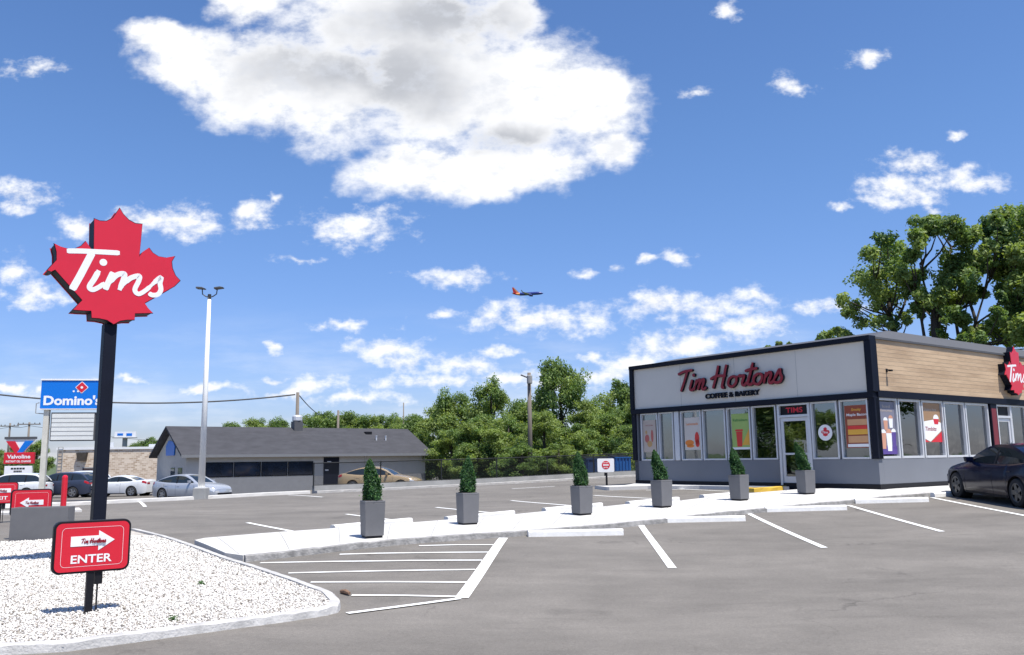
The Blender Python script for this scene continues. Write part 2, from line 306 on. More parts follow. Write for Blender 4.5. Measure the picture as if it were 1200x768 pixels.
# ------------------------------------------------------------------ terrain (the lot rises gently to the restaurant, falls away on the far left)
CP = [(0, 0, 0.0), (-8, 0, .02), (8, 0, 0.0), (0, 6, -.13), (6, 7, -.13), (-4.3, 8.7, -.02), (-9, 9, .03), (0, 10, -.10), (5, 10.5, -.09), (12, 10, -.02), (20, 10, .1),
      (2.5, 12.7, -.06), (5.3, 14.4, .02), (8.2, 16.2, .11), (12, 17.5, .22), (-4.3, 13.9, 0.03), (-6.1, 12.9, .05), (-2.54, 15.6, .17), (-.97, 18.1, .17), (1.53, 19.7, .24), (3.55, 20.9, .32), (5.78, 22.3, .39), (8.04, 23.9, .45),
      (2.75, 18.3, .16), (5.54, 20, .25), (8.45, 21.5, .33), (12, 20.6, .33), (12, 23.2, .42), (11.2, 24.7, .50), (4.9, 33, .52), (13, 26, .50), (20, 30, .52), (10, 33, .52), (18, 42, .55), (26, 22, .45),
      (-15.5, 29.6, .2), (-11.9, 32.2, .25), (-7.1, 35.7, .33), (0, 40.5, .45), (6.6, 45.7, .6), (-15, 22, .15), (-5, 24, .2), (0, 28, .3), (-10, 18, .1), (-25, 22, .1),
      (-18.8, 50, -.45), (-30, 57, -.58), (-21, 54, -.45), (-5.7, 62, -.1), (-8, 50, -.2), (4, 58, .2), (-14, 40, -.1), (-22, 40, -.2), (-35, 45, -.4), (-36, 75, -.7), (12, 55, .5), (-9.6, 33.6, .32), (-4, 38, .38), (0, 40.9, .45), (3.5, 43.4, .53), (-13.5, 31, .24), (-8.6, 38, .12), (-2, 44, .2), (4, 49, .35), (-13.5, 34.5, .05)]
for k in range(16):
    a = k / 16 * 2 * math.pi
    CP.append((110 * math.cos(a), 30 + 110 * math.sin(a), -0.2)); CP.append((170 * math.cos(a), 30 + 170 * math.sin(a), -0.2))
CPa = np.array(CP)
def _k(r2): return np.where(r2 > 1e-12, r2 * 0.5 * np.log(np.maximum(r2, 1e-12)), 0.0)
def _fit():
    P = CPa[:, :2]; n = len(P); D2 = ((P[:, None] - P[None]) ** 2).sum(-1)
    A = np.zeros((n + 3, n + 3)); A[:n, :n] = _k(D2) + np.eye(n) * 2.0; A[:n, n] = 1; A[:n, n + 1:] = P; A[n, :n] = 1; A[n + 1:, :n] = P.T
    return np.linalg.solve(A, np.concatenate([CPa[:, 2], np.zeros(3)]))
RB = _fit()
def Hs(xs, ys):
    xs = np.asarray(xs, float); ys = np.asarray(ys, float); sh = xs.shape; q = np.stack([xs.ravel(), ys.ravel()], 1); out = np.zeros(len(q)); n = len(CPa)
    for i in range(0, len(q), 20000):
        s = q[i:i + 20000]; D2 = ((s[:, None] - CPa[None, :, :2]) ** 2).sum(-1); out[i:i + 20000] = _k(D2) @ RB[:n] + RB[n] + s @ RB[n + 1:]
    rr = np.hypot(q[:, 0], q[:, 1] - 30); w = np.clip((rr - 90) / 50, 0, 1); w = w * w * (3 - 2 * w)
    return (out * (1 - w) + (-0.2) * w).reshape(sh)
def H(x, y): return float(Hs(np.array([x]), np.array([y]))[0])
def G(px, py, dz=0.0):
    """the point of the ground (raised by dz) seen at a place of the photo"""
    v = ray(px, py); lo, hi = 2.0, 2.0
    f = lambda d: HC + v[2] / v[1] * d - (H(v[0] / v[1] * d, d) + dz)
    d = 3.0
    while d < 140 and f(d) > 0: d += 0.5
    lo, hi = d - 0.5, d
    for _ in range(22):
        m = (lo + hi) / 2
        if f(m) > 0: lo = m
        else: hi = m
    return (v[0] / v[1] * hi, hi)

# ------------------------------------------------------------------ mesh builder
class MB:
    def __init__(s, M4=None): s.v = []; s.f = []; s.mi = []; s.sm = []; s.M = M4; s.cur = 0; s.smooth = False
    def add(s, vs, fs, M4=None):
        o = len(s.v)
        for p in vs:
            p = Vector(p)
            if M4 is not None: p = M4 @ p
            if s.M is not None: p = s.M @ p
            s.v.append(tuple(p))
        for f in fs: s.f.append(tuple(i + o for i in f)); s.mi.append(s.cur); s.sm.append(s.smooth)
        return s
    def box(s, x0, x1, y0, y1, z0, z1, M4=None):
        return s.add([(x0, y0, z0), (x1, y0, z0), (x1, y1, z0), (x0, y1, z0), (x0, y0, z1), (x1, y0, z1), (x1, y1, z1), (x0, y1, z1)],
                     [(0, 3, 2, 1), (4, 5, 6, 7), (0, 1, 5, 4), (1, 2, 6, 5), (2, 3, 7, 6), (3, 0, 4, 7)], M4)
    def frustum(s, w0, d0, w1, d1, z0, z1, M4=None):
        a = [(-w0 / 2, -d0 / 2, z0), (w0 / 2, -d0 / 2, z0), (w0 / 2, d0 / 2, z0), (-w0 / 2, d0 / 2, z0), (-w1 / 2, -d1 / 2, z1), (w1 / 2, -d1 / 2, z1), (w1 / 2, d1 / 2, z1), (-w1 / 2, d1 / 2, z1)]
        return s.add(a, [(0, 3, 2, 1), (4, 5, 6, 7), (0, 1, 5, 4), (1, 2, 6, 5), (2, 3, 7, 6), (3, 0, 4, 7)], M4)
    def prism(s, pts, y0, y1, M4=None):
        """outline (x, z), counter-clockwise seen from -y, between y0 (front) and y1"""
        n = len(pts); a = sum(pts[i][0] * pts[(i + 1) % n][1] - pts[(i + 1) % n][0] * pts[i][1] for i in range(n))
        if a < 0: pts = pts[::-1]
        vs = [(x, y0, z) for x, z in pts] + [(x, y1, z) for x, z in pts]
        return s.add(vs, [tuple(range(n)), tuple(range(2 * n - 1, n - 1, -1))] + [(i, n + i, n + (i + 1) % n, (i + 1) % n) for i in range(n)], M4)
    def slab(s, pts, z0, z1, M4=None):
        n = len(pts); a = sum(pts[i][0] * pts[(i + 1) % n][1] - pts[(i + 1) % n][0] * pts[i][1] for i in range(n))
        if a < 0: pts = pts[::-1]
        vs = [(x, y, z0) for x, y in pts] + [(x, y, z1) for x, y in pts]
        return s.add(vs, [tuple(range(n - 1, -1, -1)), tuple(range(n, 2 * n))] + [(i, (i + 1) % n, n + (i + 1) % n, n + i) for i in range(n)], M4)
    def tube(s, path, r, n=8, M4=None, cap=True):
        path = [Vector(p) for p in path]; rs = r if isinstance(r, (list, tuple)) else [r] * len(path)
        vs = []; fs = []
        for i, p in enumerate(path):
            d = (path[min(i + 1, len(path) - 1)] - path[max(i - 1, 0)]).normalized()
            a = d.orthogonal().normalized() if i == 0 else (a - d * a.dot(d)).normalized()
            b = d.cross(a)
            for k in range(n):
                t = k / n * 2 * math.pi; vs.append(tuple(p + (a * math.cos(t) + b * math.sin(t)) * rs[i]))
        for i in range(len(path) - 1):
            for k in range(n): fs.append((i * n + k, i * n + (k + 1) % n, (i + 1) * n + (k + 1) % n, (i + 1) * n + k))
        if cap: fs.append(tuple(range(n - 1, -1, -1))); fs.append(tuple((len(path) - 1) * n + k for k in range(n)))
        return s.add(vs, fs, M4)
    def lathe(s, prof, n=24, M4=None, axis='z', cap=True):
        """profile of (radius, height)"""
        vs = []; fs = []
        for r, z in prof:
            for k in range(n):
                t = k / n * 2 * math.pi; q = (r * math.cos(t), r * math.sin(t), z)
                vs.append(q if axis == 'z' else (q[0], q[2], q[1]))
        for i in range(len(prof) - 1):
            for k in range(n): fs.append((i * n + k, i * n + (k + 1) % n, (i + 1) * n + (k + 1) % n, (i + 1) * n + k))
        if cap and prof[0][0] > 0: fs.append(tuple(range(n - 1, -1, -1)))
        if cap and prof[-1][0] > 0: fs.append(tuple((len(prof) - 1) * n + k for k in range(n)))
        return s.add(vs, fs, M4)
    def grid(s, P, flip=False, M4=None):
        """P: rows x cols of points"""
        nr, nc = len(P), len(P[0]); fs = []
        for i in range(nr - 1):
            for j in range(nc - 1):
                f = (i * nc + j, i * nc + j + 1, (i + 1) * nc + j + 1, (i + 1) * nc + j); fs.append(f[::-1] if flip else f)
        return s.add([p for r in P for p in r], fs, M4)
    def ribbon(s, path, w, y0, y1, M4=None, taper=1.0, round_=True):
        """a brush stroke of width w along a path (x, z)"""
        P = smooth_path(path); n = len(P); Lp = []; Rp = []
        for i, (x, z) in enumerate(P):
            a = P[max(i - 1, 0)]; b = P[min(i + 1, n - 1)]; dx, dz = b[0] - a[0], b[1] - a[1]; l = math.hypot(dx, dz) or 1
            f = i / (n - 1); ww = w / 2 * (1 if 0.06 < f < 0.94 or not round_ else 0.75) * (1 + (taper - 1) * f)
            Lp.append((x - dz / l * ww, z + dx / l * ww)); Rp.append((x + dz / l * ww, z - dx / l * ww))
        vs = [(x, y0, z) for x, z in Lp] + [(x, y0, z) for x, z in Rp] + [(x, y1, z) for x, z in Lp] + [(x, y1, z) for x, z in Rp]; fs = []
        for i in range(n - 1):
            fs += [(n + i, n + i + 1, i + 1, i), (i, i + 1, 2 * n + i + 1, 2 * n + i), (n + i + 1, n + i, 3 * n + i, 3 * n + i + 1)]
        fs += [(0, 2 * n, 3 * n, n), (n - 1, 2 * n - 1, 4 * n - 1, 3 * n - 1)]
        return s.add(vs, fs, M4)
    def disc(s, cx, cz, r, y0, y1, n=28, M4=None):
        return s.prism([(cx + r * math.cos(2 * math.pi * k / n), cz + r * math.sin(2 * math.pi * k / n)) for k in range(n)], y0, y1, M4)
    def text(s, body, cx, cz, height, y, depth=0.0, width=None, bold=0.0, M4=None, shear=0.0):
        """lettering standing in the x-z plane facing -y, centred on (cx, cz)"""
        cu = bpy.data.curves.new('t', 'FONT'); cu.body = body; cu.size = 1; cu.offset = bold; cu.shear = shear; cu.resolution_u = 3
        o = bpy.data.objects.new('t', cu); C.objects.link(o); dg = bpy.context.evaluated_depsgraph_get(); dg.update()
        me = bpy.data.meshes.new_from_object(o.evaluated_get(dg)); V = np.array([v.co[:] for v in me.vertices]); Fc = [tuple(p.vertices) for p in me.polygons]
        bpy.data.objects.remove(o); bpy.data.curves.remove(cu); bpy.data.meshes.remove(me)
        lo, hi = V.min(0), V.max(0); k = height / max(hi[1] - lo[1], 1e-6); kx = k if width is None else width / (hi[0] - lo[0]); m = (lo + hi) / 2
        pts = [(cx + (p[0] - m[0]) * kx, y, cz + (p[1] - m[1]) * k) for p in V]
        s.add(pts, Fc, M4)
        if depth:
            from collections import Counter
            cnt = Counter(); 
            for f in Fc:
                for i in range(len(f)): cnt[frozenset((f[i], f[(i + 1) % len(f)]))] += 1
            n = len(pts); fs = []
            for f in Fc:
                for i in range(len(f)):
                    a, b = f[i], f[(i + 1) % len(f)]
                    if cnt[frozenset((a, b))] == 1: fs.append((a, a + n, b + n, b))
            s.add(pts + [(p[0], y + depth, p[2]) for p in pts], fs, M4)
        return s
    def build(s, name, mats, parent=None, bevel=0.0, loc=None):
        me = bpy.data.meshes.new(name); me.from_pydata(s.v, [], s.f)
        mats = mats if isinstance(mats, (list, tuple)) else [mats]
        for m in mats: me.materials.append(m)
        me.polygons.foreach_set('material_index', s.mi); me.polygons.foreach_set('use_smooth', s.sm); me.update()
        o = bpy.data.objects.new(name, me); C.objects.link(o)
        if parent is not None: o.parent = parent
        if loc is not None: o.location = loc
        if bevel:
            b = o.modifiers.new('bevel', 'BEVEL'); b.width = bevel; b.segments = 2; b.limit_method = 'ANGLE'; b.angle_limit = R(40)
        return o

def smooth_path(P, n=5):
    if len(P) < 3: return [tuple(p) for p in P]
    out = []
    for i in range(len(P) - 1):
        p0 = P[max(i - 1, 0)]; p1 = P[i]; p2 = P[i + 1]; p3 = P[min(i + 2, len(P) - 1)]
        for k in range(n):
            t = k / n; a = [0.5 * (2 * p1[j] + (p2[j] - p0[j]) * t + (2 * p0[j] - 5 * p1[j] + 4 * p2[j] - p3[j]) * t * t + (-p0[j] + 3 * p1[j] - 3 * p2[j] + p3[j]) * t ** 3) for j in range(len(p1))]
            out.append(tuple(a))
    out.append(tuple(P[-1])); return out

def tag(o, label=None, cat=None, group=None, kind=None):
    if label: o['label'] = label
    if cat: o['category'] = cat
    if group: o['group'] = group
    if kind: o['kind'] = kind
    return o
def thing(name, label, cat, loc, rz=0.0, group=None):
    o = bpy.data.objects.new(name, None); C.objects.link(o); o.empty_display_size = 0.3; o.location = loc; o.rotation_euler = (0, 0, rz)
    return tag(o, label, cat, group)
def copy_tree(o, parent=None):
    c = o.copy(); C.objects.link(c); c.parent = parent
    for ch in list(o.children): copy_tree(ch, c)
    return c

AL = R(36.5); T = (math.cos(AL), math.sin(AL)); B = (-math.sin(AL), math.cos(AL))

# ------------------------------------------------------------------ ground
def height_sheet(name, xs, ys, dz, m):
    XX, YY = np.meshgrid(xs, ys); ZZ = Hs(XX, YY) + dz(XX, YY) if callable(dz) else Hs(XX, YY) + dz
    me = bpy.data.meshes.new(name); nx, ny = len(xs), len(ys)
    v = np.stack([XX.ravel(), YY.ravel(), ZZ.ravel()], 1)
    i = np.arange(nx * ny).reshape(ny, nx); q = np.stack([i[:-1, :-1], i[:-1, 1:], i[1:, 1:], i[1:, :-1]], -1).reshape(-1, 4)
    fill_mesh(me, v, q); me.materials.append(m); me.polygons.foreach_set('use_smooth', np.ones(len(q), bool))
    o = bpy.data.objects.new(name, me); C.objects.link(o); return tag(o, kind='structure')
def fill_mesh(me, v, q, mi=None):
    v = np.asarray(v, np.float32); q = np.asarray(q, np.int32); k = q.shape[1]
    me.vertices.add(len(v)); me.vertices.foreach_set('co', v.ravel()); me.loops.add(q.size); me.loops.foreach_set('vertex_index', q.ravel())
    me.polygons.add(len(q)); me.polygons.foreach_set('loop_start', np.arange(0, q.size, k, dtype=np.int32)); me.polygons.foreach_set('loop_total', np.full(len(q), k, np.int32))
    if mi is not None: me.polygons.foreach_set('material_index', np.asarray(mi, np.int32))
    me.update(calc_edges=True)
gx = np.concatenate([np.linspace(-1800, -150, 12), np.linspace(-140, 140, 71), np.linspace(150, 1800, 12)])
gy = np.concatenate([np.linspace(-900, -110, 8), np.linspace(-100, 180, 71), np.linspace(190, 3500, 12)])
height_sheet('ground', gx, gy, -0.25, M['grass'])
lot = height_sheet('parking_lot', np.arange(-70, 50.1, 0.5), np.arange(-30, 100.1, 0.5), lambda X, Y: np.where((X > 22) & (Y > 34), -0.3, 0.0), M['asphalt'])

def strip(mb, path, w, dz):
    """painted band along world points (x, y)"""
    L = []; Rr = []
    pts = []
    for i in range(len(path) - 1):
        a, b = path[i], path[i + 1]; n = max(1, int(math.hypot(b[0] - a[0], b[1] - a[1]) / 0.5))
        for k in range(n): t = k / n; pts.append((a[0] + (b[0] - a[0]) * t, a[1] + (b[1] - a[1]) * t))
    pts.append(path[-1])
    for i, p in enumerate(pts):
        a = pts[max(i - 1, 0)]; b = pts[min(i + 1, len(pts) - 1)]; dx, dy = b[0] - a[0], b[1] - a[1]; l = math.hypot(dx, dy)
        q1 = (p[0] - dy / l * w / 2, p[1] + dx / l * w / 2); q2 = (p[0] + dy / l * w / 2, p[1] - dx / l * w / 2)
        L.append((*q1, H(*q1) + dz)); Rr.append((*q2, H(*q2) + dz))
    mb.grid([L, Rr], flip=False)
mk = MB()
near_lines = [((750.5, 615), (788, 666.5), .13), ((878, 602.5), (966, 642.5), .12), ((994, 592.5), (1104, 623.5), .12), ((1092, 583.5), (1260, 616), .12)]
for a, b, w in near_lines: strip(mk, [G(*a), G(*b)], w, 0.009)
strip(mk, [G(590, 631), G(541, 701.5)], .17, 0.010)
strip(mk, [G(407, 720), G(539, 702.5)], .09, 0.013)
for (a, b) in [((491, 640.2), (578, 639)), ((398, 650.3), (572, 647.7)), ((305, 660.3), (565, 657.2)), ((338, 672.3), (557, 668.2)), ((364, 683), (548, 683.2)), ((412, 698.4), (537, 700))]:
    strip(mk, [G(*a), G((a[0] + b[0]) / 2, (a[1] + b[1]) / 2 - .5), G(*b)], .085, 0.009)
for (a, b) in [((290, 613), (352, 625)), ((406, 603), (484, 613)), ((511, 595), (590, 603)), ((599, 587), (668, 593)), ((696, 581), (768, 585)), ((148, 588), (170, 594.3)), ((600, 573.2), (650, 570.4)),
               ((757, 575), (800, 574)), ((765, 571.5), (870, 577)), ((338, 580.6), (378, 583)), ((800, 571), (862, 573.5))]:
    strip(mk, [G(*a), G(*b)], .11, 0.009)
tag(mk.build('parking_markings', M['paint']), kind='structure')

# kerbed pavements: strips between a front and a back polyline
def resample(P, n):
    d = [0]
    for a, b in zip(P, P[1:]): d.append(d[-1] + math.hypot(b[0] - a[0], b[1] - a[1]))
    return [(float(np.interp(t, d, [p[0] for p in P])), float(np.interp(t, d, [p[1] for p in P]))) for t in np.linspace(0, d[-1], n)]
def pavement(name, front, back, hgt, m, n=70, rows=5, kerb=True, kind='structure'):
    A = resample(front, n); Bk = resample(back, n); mb = MB(); P = []
    rr = random.Random(5)
    for j in range(rows + 1):
        f = j / rows; P.append([(a[0] + (b[0] - a[0]) * f, a[1] + (b[1] - a[1]) * f) for a, b in zip(A, Bk)])
    top = [[(x, y, H(x, y) + hgt) for x, y in row] for row in P]
    mb.grid(top)
    for row, fl in ((top[0], True), (top[-1], False)):
        mb.grid([row, [(x, y, z - hgt - 0.3) for x, y, z in row]], flip=not fl)
    for idx, fl in ((0, False), (-1, True)):
        col = [r[idx] for r in top]; mb.grid([col, [(x, y, z - hgt - 0.3) for x, y, z in col]], flip=not fl)
    return tag(mb.build(name, m), kind=kind)
KF = [G(281, 657), G(345, 652.5), G(419, 646.8), G(500, 637.5), G(563, 631.5), G(618, 627), G(690, 621), G(773, 613.2), G(820, 607.5), G(875, 602), G(935, 596.5), G(992, 591.2), G(1050, 586.5), G(1091, 583), G(1175, 576), G(1300, 572)]
KB = [G(228, 633, .10), G(240, 630.5, .10), G(300, 625.5, .10), G(393, 619, .10), G(460, 614, .10), G(525, 609, .10), G(580, 605, .10), G(640, 599, .10), G(700, 594.5, .10), G(738, 590.5, .10), G(790, 587.5, .10), G(825, 583.5, .10), G(862, 580, .10), G(885, 577.5, .10), G(935, 573.5, .10)]
bc = at(1032, 571, 25)[:2]                                                     # the restaurant's corner
def bw(x, y): return (bc[0] + T[0] * x + B[0] * y, bc[1] + T[1] * x + B[1] * y)
_u = np.array([p[0] * T[0] + p[1] * T[1] for p in KF]); _v = np.array([p[0] * B[0] + p[1] * B[1] for p in KF]); _pf = np.polyfit(_u, _v, 3)
KF = [(float(u * T[0] + np.polyval(_pf, u) * B[0]), float(u * T[1] + np.polyval(_pf, u) * B[1])) for u in np.linspace(_u[0], _u[-1], 60)]
KF = [G(264, 655.5)] + KF
KB += [bw(-.05, 1.5), bw(-.05, -.05), bw(8, -.05), bw(16, -.05)]
pavement('pavement', KF, KB, .10, M['concrete'], n=110)
# kerb stones proud of the pavement's edge
def kerb_line(name, path, w, hgt, m, n=None, parent=None, side=1):
    L = sum(math.hypot(b[0] - a[0], b[1] - a[1]) for a, b in zip(path, path[1:])); n = n or int(L / 0.3)
    P = resample(path, n); mb = MB(); rr = random.Random(9); row = [[], [], [], []]
    for i, p in enumerate(P):
        a = P[max(i - 1, 0)]; b = P[min(i + 1, n - 1)]; dx, dy = b[0] - a[0], b[1] - a[1]; l = math.hypot(dx, dy); nx, ny = -dy / l * side, dx / l * side
        j = rr.uniform(-.008, .008); z = H(*p)
        row[0].append((p[0] - nx * (.012 + j), p[1] - ny * (.012 + j), z - .1)); row[1].append((p[0] + nx * (.015 + j), p[1] + ny * (.015 + j), z + hgt - .012 + j))
        row[2].append((p[0] + nx * .04, p[1] + ny * .04, z + hgt + j * .3)); row[3].append((p[0] + nx * w, p[1] + ny * w, z + hgt)); 
    last = [(x, y, z - hgt - .1) for x, y, z in row[3]]
    mb.grid(row + [last], flip=side < 0)
    for e in (0, -1):
        q = [r[e] for r in row] + [last[e]]; mb.add(q, [(0, 1, 2, 3, 4)])
    o = mb.build(name, m, parent); return o
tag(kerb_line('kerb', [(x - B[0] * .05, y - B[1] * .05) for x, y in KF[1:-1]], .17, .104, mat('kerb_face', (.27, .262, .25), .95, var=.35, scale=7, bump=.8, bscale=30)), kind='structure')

# the white gravel bed and its kerb
GF = [G(-200, 792), G(-60, 776), G(0, 768.5), (G(75, 764.5)), G(157, 753.5), G(262, 739), G(330, 730), G(385, 721.5)]
GB = [G(398, 717.5), G(400, 711), G(389, 700), G(374, 690, .05), G(350, 680, .06), G(326, 670.5, .08), G(300, 662, .08), G(277, 655.5, .08), G(250, 646, .08), G(225, 637, .08), G(195, 627.5, .08), G(161, 619.5, .08)]
GC = [G(140, 622, .05), G(80, 630, .08), G(0, 634, .08), G(-120, 640, .08)]
tag(kerb_line('gravel_kerb', GF + GB, .13, .085, mat('pale_kerb', (0.46, 0.45, 0.43), 0.9, var=0.22, scale=3.0, bump=0.5, bscale=40), n=150), kind='structure')
poly = GF + GB + GC
def inside(P, x, y):
    c = np.zeros(x.shape, bool); n = len(P)
    for i in range(n):
        x1, y1 = P[i]; x2, y2 = P[i - 1]
        c ^= ((y1 > y) != (y2 > y)) & (x < (x2 - x1) * (y - y1) / (y2 - y1 + 1e-12) + x1)
    return c
def inset_d(P, x, y):
    d = np.full(x.shape, 99.0)
    for (x1, y1), (x2, y2) in zip(P, P[1:]):
        L2 = (x2 - x1) ** 2 + (y2 - y1) ** 2 + 1e-9; t = np.clip(((x - x1) * (x2 - x1) + (y - y1) * (y2 - y1)) / L2, 0, 1)
        d = np.minimum(d, np.hypot(x - x1 - t * (x2 - x1), y - y1 - t * (y2 - y1)))
    return d
def gravel():
    # the bed itself: a small-cell sheet
    xs = np.arange(min(p[0] for p in poly), max(p[0] for p in poly), .12); ys = np.arange(min(p[1] for p in poly), max(p[1] for p in poly), .12)
    XX, YY = np.meshgrid(xs, ys); ZZ = Hs(XX, YY) + .045
    ok = inside(poly, XX + .06, YY + .06) & inside(poly, XX, YY) & inside(poly, XX + .12, YY) & inside(poly, XX, YY + .12)
    nx, ny = len(xs), len(ys); i = np.arange(nx * ny).reshape(ny, nx); q = np.stack([i[:-1, :-1], i[:-1, 1:], i[1:, 1:], i[1:, :-1]], -1)[ok[:-1, :-1]]
    me = bpy.data.meshes.new('gravel_bed'); fill_mesh(me, np.stack([XX.ravel(), YY.ravel(), ZZ.ravel()], 1), q)
    me.materials.append(M['soil']); o = bpy.data.objects.new('gravel_bed', me); C.objects.link(o); tag(o, kind='structure')
    # stones
    rng = np.random.default_rng(3); n = 380000
    x = rng.uniform(-16, -1.6, n); y = rng.uniform(6.0, 17.5, n)
    pxx = 600 + 1000 * x / y
    k = inside(poly, x, y) & (inset_d(GF + GB, x, y) > .125) & (pxx > -60)
    dens = np.clip((10.5 / y) ** 1.3, 0, 1); k &= rng.uniform(0, 1, n) < dens
    x, y = x[k], y[k]; n = len(x); z = Hs(x, y) + .045 + rng.uniform(.004, .022, n)
    base = np.array([[1, 0, 0], [-1, 0, 0], [0, 1, 0], [0, -1, 0], [0, 0, 1], [0, 0, -1]], float)
    oc = np.array([[0, 2, 4], [2, 1, 4], [1, 3, 4], [3, 0, 4], [2, 0, 5], [1, 2, 5], [3, 1, 5], [0, 3, 5]])
    sz = rng.uniform(.008, .020, n) * (1 + .03 * (y - 8)); V = base[None] * sz[:, None, None] * rng.uniform(.55, 1.2, (n, 6, 1)); V[:, :, 2] *= rng.uniform(.5, .9, (n, 1))
    a = rng.uniform(0, 6.28, n); ca, sa = np.cos(a), np.sin(a); tl = rng.uniform(-.6, .6, n)
    X = V[..., 0] * ca[:, None] - V[..., 1] * sa[:, None]; Y = V[..., 0] * sa[:, None] + V[..., 1] * ca[:, None]; Z = V[..., 2] + X * tl[:, None]
    vv = np.stack([X + x[:, None], Y + y[:, None], Z + z[:, None]], -1).reshape(-1, 3); q = (oc[None] + (np.arange(n) * 6)[:, None, None]).reshape(-1, 3)
    mi = np.repeat((rng.uniform(0, 1, n) > .87).astype(np.int32), 8)
    me = bpy.data.meshes.new('gravel'); fill_mesh(me, vv, q, mi); me.materials.append(M['stone']); me.materials.append(M['stoned'])
    o = bpy.data.objects.new('gravel', me); C.objects.link(o); tag(o, 'white crushed stone filling the kerbed bed', kind='stuff', cat='gravel')
gravel()

# far kerb line, left apron, walk by the restaurant
FK = [wall_pt(x) for x in (50, 77, 150, 224, 300, 364)]
tag(kerb_line('far_kerb', FK, .25, .12, M['concrete']), kind='structure')
ap = [G(-80, 606), G(-10, 604), G(30, 603), G(60, 602), G(96, 600)]; ab = [G(-80, 590), G(-10, 590), G(30, 590), G(60, 590), G(80, 591)]
pavement('apron', ap, ab, .06, M['concrete'], n=20, rows=2)
wk = [G(697, 573, 0), G(712, 575, 0), G(760, 573.5, 0), G(820, 573.5), G(870, 574.5), G(925, 575)]
wb = [G(700, 569.5, .12), G(735, 568.5, .12), bw(-.05, 9.9), bw(-.05, 7.5), bw(-.05, 5.5), bw(-.05, 3.4)]
pavement('walkway', wk, wb, .12, M['concrete'], n=60, rows=3)
tag(kerb_line('yellow_kerb', resample([G(868, 576.3), G(882, 577.2), G(905, 576.2), G(934, 573.6)], 14), .24, .13, M['yellow']), kind='structure')

